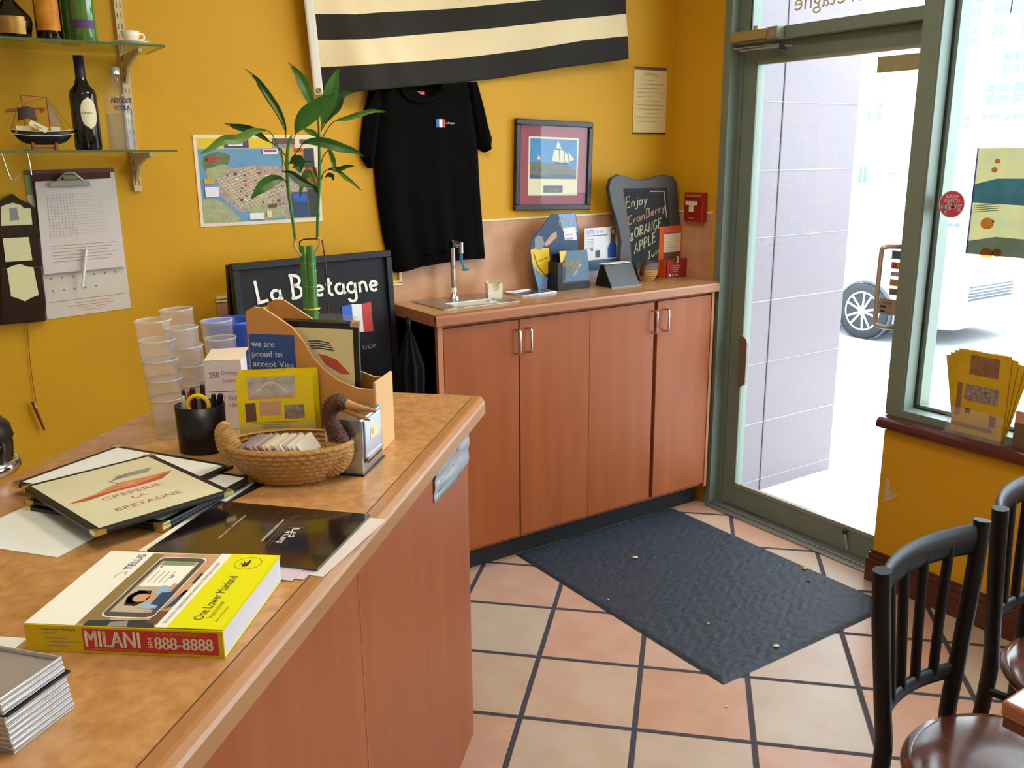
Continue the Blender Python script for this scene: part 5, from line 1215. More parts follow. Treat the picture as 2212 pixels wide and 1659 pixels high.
MB().tube([(.106, -.010, .150), (.13, -.012, .142), (.168, -.014, .134)], [.012, .008, .003], m_beak, 10, sub=3).tube([(.108, -.010, .140), (.13, -.012, .128), (.156, -.014, .116)], [.009, .006, .002], m_beak, 10, sub=3).build('beak', t)
MB().ball((.102, -.025, .150), .003, m_black).build('eye', t)
Tb = Matrix.Translation((bc.x, bc.y, ZC_)) @ Matrix.Rotation(RC + .03, 4, 'Z')
cards = ['7F7074', '8C7C7E', 'A08A8C', 'B59A94', '9A8684', 'C9B8A0', 'D6C8A4', 'D8D2B4', 'CFC0B4', 'E0DCC8', 'C4B0AC', 'E6E4D4', 'DAD8D0', 'EAEADC']
for k, hx_ in enumerate(cards):
    m = mat('card_' + hx_, hx_, .6)
    o_ = MB().box(-.040, .040, -.0005, .0005, 0, .050, m).build('business_card')
    o_.location = Tb @ Vector((-.050 + k * .0078, .002 + .003 * math.sin(k * 2), .034))
    o_.rotation_euler = (-.55 - .02 * (k % 3), 0, RC + PI / 2 - .18 + .04 * math.sin(k * 3))
    nth = ['', 'second ', 'third ', 'fourth ', 'fifth ', 'sixth ', 'seventh '][k % 7]
    tag(o_, ('grey business card, %sfrom the tail end of the duck basket' % nth) if k < 7 else ('pale business card, %sfrom the tail-side middle towards the duck neck' % nth), 'card', 'business cards in the duck basket')
# napkin dispenser (aligned with the counter)
p = AB(1.558, .600, ZC_)
t = thing('napkin_dispenser', 'chrome napkin dispenser with a small sticker behind the duck neck', 'napkin dispenser', p, CA)
m_nap = mat('dispenser_steel', 'AEB4BC', .18, metal=.9)
MB().box(0, .115, 0, .075, 0, .112, m_nap).build('case', t, bevel=.003)
MB().box(-.004, .12, -.002, .078, 0, .003, m_black).build('base', t)
mb = MB(T=Matrix.Rotation(0, 4, 'Z'))
MB().box(.012, .103, -.003, 0, .030, .106, mat('pale_steel_face', 'C9D4E4', .25, metal=.6)).build('face_plate', t, bevel=.001)
MB().box(.015, .10, -.007, -.003, .028, .034, m_chrome).box(.015, .10, -.0035, -.003, .020, .028, m_black).build('slot', t)
MB().box(.04, .085, -.0036, -.003, .062, .088, m_cream).box(.044, .054, -.0038, -.0036, .07, .082, m_gold).build('sticker', t)
# magazine file with menus
AP, AQ = 1.685, 1.785
curve_px = [(530, 673), (548, 663), (567, 665), (602, 688), (629, 706), (655, 738), (676, 773), (700, 799), (732, 823), (772, 839), (806, 842)]
prof = []
for q_ in curve_px:
    P_ = on_a(*q_, AP); a_, b_ = ab_of(P_); prof.append((b_, P_.z))
bL, bR = prof[0][0], prof[-1][0]
m_mdf = mat('mdf_board', 'C48A48', .5, noise=.05, nscale=30); m_mdfe = mat('mdf_edge', 'DDAE76', .6)
t = thing('magazine_file', 'tan board magazine file with swooping sides holding menus', 'magazine file', (0, 0, 0), CA)
poly = [(bR, ZC_)] + prof[::-1] + [(bL, ZC_)]
def side(a0):
    mb = MB(); n_ = len(poly); vs = [(a0, b_, z_) for b_, z_ in poly] + [(a0 + .005, b_, z_) for b_, z_ in poly]
    mb.add(vs, [tuple(range(n_)), tuple(range(2 * n_ - 1, n_ - 1, -1))], m_mdf).add(vs, [(i, i + n_, (i + 1) % n_ + n_, (i + 1) % n_) for i in range(n_)], m_mdfe); return mb
side(AP).build('side_panel', t); side(AQ).build('side_panel', t)
zr = on_b(822, 815, bR); 
MB().box(AP, AQ + .005, bR - .006, bR, ZC_, zr.z, m_mdfe).build('front_panel', t, bevel=.001)
MB().box(AP + .005, AQ, bL - .005, bL, ZC_, prof[0][1] - .004, m_mdf).build('back_panel', t)
MB().box(AP + .005, AQ, bR, bL - .005, ZC_, ZC_ + .004, m_mdf).build('bottom_panel', t)
# visa sticker on the near side panel
cs = [on_a(*q_, AP - .0008) for q_ in ((543, 724), (635, 724), (635, 800), (545, 800))]
p = on_a(543, 800, AP - .0008); q2 = on_a(635, 724, AP - .0008)
a0, b0 = ab_of(p); a1, b1 = ab_of(q2); ws, hs = abs(b0 - b1), .155
t2 = thing('visa_sticker', 'blue square sticker reading we are proud to accept Visa', 'sticker', AB(AP - .0004, b0, q2.z - hs), CA - PI / 2)
MB().box(0, ws, -.0006, .0002, 0, hs, mat('visa_blue', '2B4F96', .35)).build('vinyl', t2)
mb = MB()
for i, (s_, w_) in enumerate((('we are', .5), ('proud to', .66), ('accept Visa', .90))): mb.text(s_, ws * .05, hs - .026 - i * .021, .0125, m_prw, y=-.0010, w=ws * w_ * 1.0, bold=.0006)
mb.text('VISA', ws * .14, hs * .42 - .008, .010, m_prw, y=-.001, w=ws * .27); mb.disc(ws * .58, hs * .41, .006, m_prw, y=-.001, n=5); mb.disc(ws * .8, hs * .41, .006, m_prw, y=-.001, n=5)
mb.build('print', t2)
# three menus standing in the file, leaning
for k in range(3):
    ap = 1.712 + k * .018
    tl, tr_, rb = on_a(612 + k * 1, 691 - k * 2, ap), on_a(776, 698 - k * 2, ap), on_a(797, 842, ap)
    ux = (tr_ - tl).normalized(); wz = (rb - tr_).normalized(); wz = (wz - ux * wz.dot(ux)).normalized(); nn = ux.cross(-wz)
    Wm, Hm = (tr_ - tl).length, (tl.z - ZC_ - .006) / max(.2, -wz.z)
    t3 = thing('menu', ('parchment page menu with blue flag logo, frontmost in the magazine file', 'menu behind the frontmost one in the magazine file', 'rearmost menu standing in the magazine file')[k], 'menu', tl, group='menus standing in the magazine file')
    Hm = min(Hm, .33) - .012
    P3 = lambda u, v, d=0: ux * (Wm * u) + wz * (Hm * v) + nn * d
    def slab3(u0, u1, v0, v1, d0, d1, m):
        vs = [P3(u, v, d_) for u in (u0, u1) for v in (v0, v1) for d_ in (d0, d1)]
        return MB().add(vs, [(0, 1, 3, 2), (4, 6, 7, 5), (0, 4, 5, 1), (2, 3, 7, 6), (0, 2, 6, 4), (1, 5, 7, 3)], m)
    slab3(0, 1, 0, 1, 0, .007, m_cov).build('cover', t3)
    sgn = 1 if (nn.x * R2 + nn.y * R2) < 0 else -1
    d_ = .0075 if sgn > 0 else -.0005
    mb = MB(); mb.quad([P3(.07, .05, d_), P3(.93, .05, d_), P3(.93, .97, d_), P3(.07, .97, d_)], mat('menu_parchment2', 'D8CC98', .4)); mb.build('page', t3)
    slab3(.90, 1.01, -.005, .03, -.001, .008, m_chrome).build('metal_corner', t3)
    if k == 0:
        mb = MB(); d_ = d_ + (.0003 if sgn > 0 else -.0003)
        for i in range(4): mb.quad([P3(.34 + .010 * i, .155 + .020 * i, d_), P3(.47, .147 + .020 * i, d_), P3(.62 + .02 * i, .163 + .020 * i, d_), P3(.62 + .02 * i, .173 + .020 * i, d_), P3(.47, .158 + .020 * i, d_), P3(.34 + .010 * i, .165 + .020 * i, d_)], m_navy)
        mb.quad([P3(.46, .26, d_), P3(.56, .27, d_), P3(.70, .30, d_), P3(.88, .42, d_), P3(.76, .42, d_), P3(.56, .35, d_)], mat('crab_red', '', .5)); mb.build('print', t3)
# acrylic holder with yellow cards
ph = on_z(590, 985, ZC_)
t = thing('postcard_holder', 'clear acrylic holder standing behind the duck basket', 'card holder', (0, 0, 0))
HY = AB(1.635, .82, ZC_); ch = RC + .12
q0 = None
t.location = HY; t.rotation_euler = (0, 0, ch)
Rh = Matrix.Rotation(-ch, 3, 'Z')
Nh = Matrix.Rotation(ch, 3, 'Z') @ Vector((0, -1, 0))
def hp(px, py, off=0):
    q = on_plane(px, py, HY + Nh * off, Nh); l = Rh @ (q - HY); return l.x, l.z
x0, z1 = hp(507, 812, .02); x1, z1b = hp(673, 802, .02); zb0 = hp(590, 935, .02)[1]
m_acr = glass('clear_acrylic', (.95, .95, .97), .08, .05)
MB().box(x0 - .003, x1 + .003, -.024, -.022, 0.0, z1 * .45, m_acr).box(x0 - .003, x1 + .003, .0185, .0205, 0, z1 - .01, m_acr).box(x0 - .004, x1 + .004, -.026, .021, 0, .003, m_acr).build('acrylic', t)
for k in range(5):
    th = .0022; yy = -.018 + k * .0065
    o_ = thing('postcard', ('bright yellow postcard with four photos, frontmost in the acrylic holder', 'yellow postcard just behind the front one in the holder', 'yellow postcard in the middle of the acrylic holder', 'yellow postcard second from the back of the holder', 'rearmost yellow postcard standing in the holder')[k], 'card', HY + Matrix.Rotation(ch, 3, 'Z') @ Vector((x0 + k * .0022, yy, .004)), group='yellow postcards in the acrylic holder', rot=(-.015, 0, ch))
    wc, hc = x1 - x0, z1 - .006 + k * .0015
    MB().box(0, wc, 0, th, 0, hc, mat('card_yellow', 'E6C90C', .3, spec=.5)).build('card', o_)
    if k == 0:
        mb = MB(); y = -.0005; Z = lambda py: hp(590, py, .02)[1] - .004; X = lambda px: hp(px, 870, .02)[0] - x0
        mb.rect(X(537), X(640), Z(862), Z(815), mat('photo_sketch', 'B7AFA8', .5, noise=.3, nscale=60), y); mb.rect(X(528), X(551), Z(910), Z(870), m_brown, y); mb.rect(X(559), X(606), Z(897), Z(867), m_skin, y); mb.rect(X(613), X(656), Z(906), Z(877), mat('photo_dark', '5E4C48', .5, noise=.5, nscale=80, c2='A89A90'), y)
        mb.ribbon([(X(553 + 7 * i), y - .0003, Z(850) + .022 * math.sin(PI * i / 10)) for i in range(11)], .002, m_cream); mb.rect(X(540), X(637), Z(860), Z(855), m_skin, y - .0003)
        mo = mat('olive_print', '', .5)
        for i, (a, b_) in enumerate(((545, 640), (562, 622), (560, 625))): mb.rect(X(a), X(b_), Z(914 + i * 5), Z(912 + i * 5), mo, y)
        mb.build('print', o_)
# pen cup
p = AB(1.655, .990, ZC_)
t = thing('pen_cup', 'black oval pen cup next to the plastic cup stacks', 'pen cup', p, RC)
MB().lathe([(.045, 0), (.049, .004), (.051, .10), (.047, .10), (.044, .008), (0, .008)], m_black, 40, sx=1, sy=.85).build('body', t)
pens = [(-.035, .01, .125, .004, '1B2430', 'dark capped pen at the left of the pen cup'), (-.028, -.012, .118, .004, 'D8D4C8', 'white barrelled pen standing in the pen cup'), (-.022, .004, .124, .004, 'C8401E', 'orange red pen standing in the pen cup'), (-.010, -.006, .132, .006, '2A1416', 'thick dark marker in the middle of the pen cup'), (.006, .01, .136, .005, '3A1E22', 'maroon marker behind the yellow tape roll'), (.034, -.01, .120, .005, '1A1A1E', 'black pen at the right side of the pen cup'), (.042, .008, .115, .006, '121214', 'thick black marker leaning at the right rim of the pen cup')]
for i, (x, y, h_, r, hx_, lb) in enumerate(pens):
    M_ = Matrix.Translation(p) @ Matrix.Rotation(RC, 4, 'Z')
    a, b_ = M_ @ Vector((x * .7, y * .7, .012)), M_ @ Vector((x, y, h_))
    tag(MB().cyl(a, b_, r, mat('pen_' + hx_, hx_, .35), 12).ball(tuple(b_), r, mat('pen_' + hx_, hx_, .35), 8).build('pen'), lb, 'pen', 'pens in the black cup')
M_ = Matrix.Translation(p) @ Matrix.Rotation(RC, 4, 'Z') @ Matrix.Translation((.005, -.022, .098)) @ Matrix.Rotation(PI / 2, 4, 'X')
t = thing('scissors', 'yellow handled scissors standing in the black pen cup', 'scissors', p, RC)
MB(T=Matrix.Translation((.005, -.022, .102)) @ Matrix.Rotation(PI / 2, 4, 'X')).tube([(.022 * math.cos(a * PI / 10), .022 * math.sin(a * PI / 10), 0) for a in range(21)], .0045, m_yel, 10).build('handle', t)
MB().box(.0, .010, -.024, -.021, .012, .083, m_steel).build('blade', t)
# straw box
p = AB(1.80, 1.00, ZC_)
t = thing('straw_box', 'white straw box with pink lettering behind the pen cup', 'box', p, RC + .14)
Ns = Matrix.Rotation(RC + .14, 3, 'Z') @ Vector((0, -1, 0))
def sp(px, py):
    q = on_plane(px, py, p, Ns); l = Matrix.Rotation(-(RC + .14), 3, 'Z') @ (q - p); return l.x, l.z
x0, zt_ = sp(439, 781); x1, _z = sp(520, 782)
m_box = mat('box_white', 'E6DEDA', .5); m_pk = mat('box_pink_print', 'C0609A', .5); m_vio = mat('box_violet_print', '8A3E8A', .5)
MB().box(x0, x1, 0, .085, 0, zt_, m_box).add([(x0, .0, zt_ + .001), (x1, .0, zt_ + .001), (x1 + .008, .085, zt_ + .012), (x0 + .004, .085, zt_ + .010)], [(0, 1, 2, 3)], mat('box_top_cream', 'EBDCC8', .5)).build('carton', t, bevel=.001)
mb = MB(); w_ = x1 - x0
mb.text('250', x0 + w_ * .12, zt_ - .038, .013, m_vio, y=-.0005, w=w_ * .27); mb.text('Drinking', x0 + w_ * .46, zt_ - .032, .009, m_pk, y=-.0005, w=w_ * .42); mb.text('Straws', x0 + w_ * .47, zt_ - .050, .010, m_pk, y=-.0005, w=w_ * .34)
mb.rect(x0 + w_ * .08, x1, zt_ - .0705, zt_ - .069, m_vio, -.0005); mb.text('250', x0 + w_ * .24, zt_ - .092, .013, m_lav, y=-.0005, w=w_ * .25); mb.text('Pailles', x0 + w_ * .6, zt_ - .09, .010, m_pk, y=-.0005, w=w_ * .34); mb.text('a boire', x0 + w_ * .6, zt_ - .106, .009, m_pk, y=-.0005, w=w_ * .32); mb.rect(x0 + w_ * .3, x0 + w_ * .5, zt_ - .1055, zt_ - .105, m_pk, -.0005)
mb.build('print', t)
# plastic cups
m_cup = glass('cup_plastic', (.97, .97, .98), .13, .12, (.95, .93, .95), 1.18)
t = thing('plastic_cup', '', 'cup')
MB().lathe([(0, .003), (.030, .002), (.032, 0), (.0325, .004), (.0350, .040), (.0356, .042), (.0368, .078), (.0378, .086), (.0378, .089), (.0365, .088), (.0356, .078)], m_cup, 28, cap=False).build('wall', t)
MB().lathe([(.0376, .0855), (.0388, .0868), (.0376, .0885), (.0366, .0868), (.0376, .0855)], glass('cup_rim_plastic', (.97, .97, .98), .38, .05, (1, 1, 1), 1.15), 28, cap=False).build('rim', t)
first = True
ordn = ['bottom', 'second', 'third', 'fourth', 'fifth', 'top']
for (a, b_, n_, lean_, nm) in ((1.735, 1.112, 5, (-.022, .012), 'nearest stack'), (1.875, 1.120, 5, (-.05, .0), 'middle stack'), (1.975, 1.095, 4, (-.035, 0), 'stack by the jug')):
    p = AB(a, b_, ZC_ + .0005)
    rt_ = Matrix.Rotation(RC, 3, 'Z') @ Vector((1, 0, 0))
    for k in range(n_):
        off = rt_ * (lean_[0] * k / 6 * .9); l_ = (p.x + off.x, p.y + off.y, p.z + k * .0430)
        lb = 'clear plastic cup, %s of the %s' % ('topmost' if k == n_ - 1 else ordn[k] if k == 0 else ordn[k] + ' from the bottom', nm)
        rt = (0, lean_[0] * 1.0, RC)
        if first: t.location = l_; t.rotation_euler = rt; t['label'] = lb; t['group'] = 'stacked clear plastic cups'; first = False
        else: dup(t, l_, rot=rt, label=lb)
# blue jug and clear pitcher
p = AB(2.075, 1.10, ZC_)
t = thing('blue_jug', 'bright blue plastic jug with spout behind the cup stacks', 'jug', p, RC)
q_ = on_plane(460, 697, p, Matrix.Rotation(RC, 3, 'Z') @ Vector((0, -1, 0))); hj = q_.z - ZC_
m_bj = mat('blue_plastic', '1F4FB8', .3, spec=.5)
MB().lathe([(.045, 0), (.047, .004), (.062, hj - .01), (.066, hj), (.060, hj - .004), (.045, .006), (0, .006)], m_bj, 32).build('body', t)
MB().add([(.055, -.02, hj - .002), (.092, 0, hj + .001), (.055, .02, hj - .002), (.058, 0, hj - .045)], [(0, 1, 3), (1, 2, 3)], m_bj).build('spout', t, solid=.002)
t.location = p + Matrix.Rotation(RC, 3, 'Z') @ Vector((-.045, .045, 0))
p = AB(2.10, .985, ZC_); hv = on_plane(510, 688, p, Matrix.Rotation(RC, 3, 'Z') @ Vector((0, -1, 0))).z - ZC_
t = thing('clear_pitcher', 'clear plastic pitcher between the blue jug and magazine file', 'pitcher', p, RC)
m_pit = glass('pitcher_plastic', (.94, .93, .92), .12, .07, (.85, .83, .8), 1.25)
MB().lathe([(0, .004), (.042, .002), (.045, 0), (.052, .06), (.058, hv - .02), (.066, hv), (.063, hv), (.055, hv - .02), (.049, .06), (.042, .006)], m_pit, 32, cap=False).build('body', t)
MB().tube([(-.056, 0, hv - .02), (-.09, 0, hv - .03), (-.088, 0, hv - .12), (-.055, 0, hv - .14)], .006, m_pit, 8, sub=5).build('handle', t)
# bamboo plant: vase, canes, shoots, leaves
PV = AB(2.02, .86, ZC_); Nv = Matrix.Rotation(RC, 3, 'Z') @ Vector((0, -1, 0))
hv = on_plane(680, 690, PV, Nv).z - ZC_
t = thing('bamboo_plant', 'lucky bamboo with two leafy shoots in a clear glass vase', 'plant', PV, RC)
MB().lathe([(0, .006), (.045, .004), (.05, 0), (.052, .05), (.060, hv - .03), (.078, hv), (.075, hv + .001), (.057, hv - .028), (.049, .05), (.045, .01)], glass('vase_glass', (.96, .96, .95), .05, .04, (.85, .85, .8), 1.25), 36, cap=False).build('vase', t)
MB().lathe([(0, .012), (.044, .012), (.049, .08), (.053, .13), (0, .13)], glass('water', (.95, .96, .93), .03, .02, (1, 1, 1), 1.1), 30, cap=False).build('water', t)
Ri = Matrix.Rotation(-RC, 3, 'Z')
def vp(px, py, d=0):
    q = on_plane(px, py, PV - Nv * d, Nv); return Ri @ (q - PV)
m_cane = mat('bamboo_green', '4E8A3A', .35, noise=.2, nscale=30, c2='3A6E28'); m_node = mat('bamboo_node', '8FA86A', .5); m_stem = mat('shoot_green', '3E7A2C', .4); m_root = mat('spiral_tan', 'C9A070', .5)
def cane(px0, px1, py0, d, r):
    a, b_ = vp(px1, 692, d), vp(px0, py0, d); bt = Vector((a.x * .8, a.y, .015)); mb = MB()
    mb.tube([bt, a, b_], r, m_cane, 14)
    for k in range(1, 7):
        q = bt + (b_ - bt) * (k / 7 + .03); mb.cyl(q - Vector((0, 0, .001)), q + Vector((0, 0, .001)), r * 1.06, m_node, 14)
    mb.build('cane', t)
cane(652, 664, 531, .008, .0072); cane(669, 677, 531, -.006, .0085); cane(660, 672, 545, .018, .007); cane(676, 683, 548, .014, .006)
a = vp(672, 667); MB(T=Matrix.Translation((a.x + .001, .004, a.z))).tube([(.018 * math.cos(k * PI / 8), .018 * math.sin(k * PI / 8), 0) for k in range(17)], .0025, mat('gold_tie', 'D8C020', .25, metal=.5), 8).build('gold_tie', t)
def LP(x, y): return 400 + x / 3.607, 120 + y / 3.607
def st(pts, rs, m, d): return MB().tube([vp(*LP(x, y), d) for x, y in pts], rs, m, 9, sub=5)
st([(860, 1440), (845, 1330), (825, 1200), (805, 1060), (797, 950), (795, 800), (805, 690), (830, 620)], [.0032, .0036, .0038, .004, .0042, .004, .0034, .002], m_stem, -.01).build('shoot', t)
st([(1030, 1440), (1033, 1300), (1036, 1150), (1045, 1000), (1048, 850), (1045, 700), (1043, 600), (1035, 480)], [.0034, .0038, .004, .0046, .0042, .0036, .003, .002], m_stem, .01).build('shoot', t)
st([(905, 1560), (880, 1530), (855, 1490), (850, 1450), (862, 1435)], .0028, m_root, -.012).build('spiral_root', t)
st([(995, 1545), (1020, 1520), (1045, 1480), (1050, 1430), (1030, 1425)], .0028, m_root, .0).build('spiral_root', t)
m_lf = mat('leaf_green', '3E7E2A', .35, spec=.5, noise=.2, nscale=18, c2='2C5E1E'); m_lfd = mat('leaf_dark_green', '2A5426', .4, noise=.2, nscale=20); m_lfl = mat('leaf_light_green', '6E9A4A', .4, noise=.2, nscale=20); m_tip = mat('leaf_dry_tip', 'B8963A', .6)
def leaf(pts, w, m, d0=0, d1=0, tip=False, bow=.010, pet=.10):
    n_ = len(pts); P_ = [vp(*LP(x, y), d0 + (d1 - d0) * i / (n_ - 1)) for i, (x, y) in enumerate(pts)]
    P_, _ = spline(P_, 6, [1] * n_); N = len(P_); W_ = w / 3.607 / 2 / 960 * 1.0
    mb = MB(); vs = []
    for i, p_ in enumerate(P_):
        tt = i / (N - 1); dr = (P_[min(i + 1, N - 1)] - P_[max(i - 1, 0)]); s_ = dr.cross(Vector((0, -1, 0))); s_ = s_.normalized() if s_.length > 1e-8 else Vector((0, 0, 1))
        tq = max(0, (tt - pet) / (1 - pet)); k = W_ * .88 * (math.sin(PI * min(1, tq ** .8)) ** 1.15 if tq > 0 else 0) + .0011
        if tt > .97: k *= .5
        vs += [p_ + s_ * k + Vector((0, -bow * k / W_ * .3, 0)), p_ + Vector((0, .002, 0)), p_ - s_ * k + Vector((0, -bow * k / W_ * .3, 0))]
    for i in range(N - 1):
        mm = m_tip if tip and i > N * .86 else m
        mb.add([vs[3 * i + j] for j in (0, 1, 4, 3)] if False else [vs[3 * i], vs[3 * i + 1], vs[3 * i + 4], vs[3 * i + 3]], [(0, 1, 2, 3)], mm, True); mb.add([vs[3 * i + 1], vs[3 * i + 2], vs[3 * i + 5], vs[3 * i + 4]], [(0, 1, 2, 3)], mm, True)
    mb.build('leaf', t)
leaf([(785, 640), (778, 560), (730, 440), (660, 330), (590, 230), (555, 180), (460, 100)], 62, m_lfd, -.01, .03, True)
leaf([(778, 560), (720, 440), (650, 330), (600, 260)], 16, mat('leaf_yellow_stripe', 'B8C070', .4), -.016, .0, False)
leaf([(850, 640), (880, 560), (940, 480), (1010, 420), (1080, 350), (1170, 300)], 150, m_lf, -.03, -.06)
leaf([(1030, 470), (990, 380), (940, 260), (905, 190), (870, 130), (800, 50)], 95, m_lf, .01, .04, True)
leaf([(1060, 590), (1080, 480), (1120, 350), (1150, 240), (1170, 170), (1200, 100)], 120, m_lf, .0, .03)
leaf([(1070, 570), (1130, 460), (1180, 390), (1225, 310), (1320, 283)], 90, m_lfd, .02, .06)
leaf([(1060, 660), (1110, 570), (1170, 510), (1260, 490), (1370, 455), (1470, 432), (1570, 440)], 40, m_lfl, 0, -.04, pet=.35)
leaf([(1045, 650), (1010, 610), (960, 590), (905, 562)], 46, m_lfl, .0, .03)
leaf([(830, 800), (880, 740), (930, 680), (1030, 670), (1130, 690), (1240, 725), (1320, 745), (1400, 790)], 84, m_lf, -.01, -.06, pet=.26)
leaf([(790, 890), (750, 780), (700, 660), (650, 590), (540, 590), (420, 650), (300, 660), (190, 730), (110, 770)], 78, m_lfl, -.01, -.08, pet=.40)
leaf([(795, 800), (730, 720), (640, 660), (540, 590), (450, 565), (380, 550), (300, 528)], 62, m_lfd, .0, .05, True, pet=.3)
leaf([(800, 850), (850, 820), (880, 840), (890, 870), (895, 915)], 130, m_lfd, -.01, -.03)
leaf([(880, 830), (930, 832), (1000, 828)], 24, m_lfl, .0, .01)
leaf([(750, 900), (820, 920), (890, 970), (960, 1005), (1020, 1020)], 72, m_lfd, -.03, -.04)
leaf([(800, 1020), (770, 970), (700, 970), (620, 1010), (565, 1060), (515, 1115)], 105, m_lf, -.02, -.05, pet=.2)
leaf([(1030, 1050), (1010, 1000), (960, 910), (925, 960), (905, 1030), (893, 1110)], 56, m_lfl, .01, .0)
leaf([(1030, 960), (1010, 900), (1000, 860)], 22, m_lf, 0, .01)
leaf([(1030, 1080), (1010, 1030), (960, 1010)], 36, m_lfd, 0, -.02)
leaf([(1060, 840), (1080, 780), (1120, 740), (1150, 800), (1165, 870), (1160, 910)], 40, m_lfl, .0, -.02, pet=.35)
leaf([(1060, 970), (1080, 910), (1130, 885), (1200, 885), (1260, 865), (1315, 862)], 34, m_lf, .0, -.03, pet=.35)
leaf([(1140, 880), (1200, 905), (1250, 950), (1300, 985), (1370, 1050)], 34, m_lfl, -.01, -.04)
leaf([(1090, 950), (1120, 930), (1150, 940), (1155, 975)], 32, m_lfd, .0, -.01)
# wire stand behind canes
q = [vp(x, y, .06) for x, y in ((648, 552), (647, 522), (656, 517), (688, 515), (696, 520), (700, 545), (702, 556))]
MB().tube(q, .0018, mat('rusty_wire', '5A2E1C', .5, metal=.4), 6).tube([q[-1], Vector((q[-1].x, q[-1].y, hv))], .0018, mat('rusty_wire', '', .5), 6).build('wire_support', t)
# black and chrome appliance at the left edge
p = AB(1.455, 1.245 + .0, ZC_) + Matrix.Rotation(RC, 3, 'Z') @ Vector((-.108, .0, 0))
t = thing('coffee_pot', 'rounded black and chrome pot at the left edge of the counter', 'pot', p, RC)
MB().lathe([(.06, 0), (.075, .004), (.082, .015), (.078, .028), (.072, .03)], m_chrome, 36).build('base', t)
MB().lathe([(.070, .03), (.073, .06), (.071, .075)], mat('smoked_glass', '1A1A18', .06, spec=.8), 36).build('body', t)
MB().lathe([(.073, .070), (.075, .075), (.070, .098), (.052, .118), (.025, .13), (0, .134)], m_black, 36).build('lid', t)
# ------------------------------------------------------------------ floor mat
m_mat = mat('charcoal_mat', '2A313C', .6, spec=.4, noise=.35, nscale=70, bump=1, bscale=45)
def fz(px, py): return on_z(px, py, 0)
c = [fz(1112, 1196), fz(1592, 1500), fz(1900, 1296), fz(1440, 1093)]
cx = sum(p.x for p in c) / 4; cy = sum(p.y for p in c) / 4
xa, xb, ya, yb = (c[0].x + c[1].x) / 2, (c[2].x + c[3].x) / 2, (c[1].y + c[2].y) / 2, 2.934
ov = .0
def matf(u, v):
    x = xa + (xb - xa) * u; y = ya + (yb - ya) * v
    h = .007 + .0009 * math.sin(u * 95 + 2 * math.sin(v * 60)) * math.sin(v * 130)
    e = min(u, 1 - u, v, 1 - v); return (x, y, h * min(1, e * 60) + .001)
mb = MB(); mb.grid(matf, 150, 200, m_mat); o_ = mb.build('door_mat'); tag(o_, 'charcoal textured rubber-backed entrance mat on the tiles before the door', 'mat')
m_leafc = mat('dry_leaf', 'CDB894', .8)
for i, (px, py, s_, lb) in enumerate(((1372, 1205, .010, 'largest pale leaf scrap, on the mat near the cabinet'), (1677, 1396, .010, 'pale leaf scrap near the front corner of mat'), (1738, 1228, .009, 'yellow leaf scrap on the mat nearest the door'), (1748, 1254, .008, 'brown leaf scrap beside the yellow one by the door'), (1314, 1296, .004, 'tiny pale crumb on the mat near its left edge'), (1530, 1348, .004, 'tiny pale crumb in the middle of mat'), (1570, 1527, .005, 'pale crumb on the tile in front of the mat corner'))):
    p = on_z(px, py, .010 if i < 6 else 0.0); m = (m_leafc, m_leafc, mat('yellow_leaf', 'C8A838', .8), mat('brown_leaf', '7A5038', .8), m_leafc, m_leafc, m_leafc)[i]
    rn = random.Random(i)
    o_ = MB().add([(s_ * (1 + .4 * rn.random()) * math.cos(k * PI / 4), s_ * .8 * (1 + .4 * rn.random()) * math.sin(k * PI / 4), .0015 + .003 * rn.random()) for k in range(8)] + [(0, 0, .005)], [(k, (k + 1) % 8, 8) for k in range(8)], m).build('leaf_scrap', loc=p, solid=.0008)
    tag(o_, lb, 'leaf', 'dry scraps on the floor')
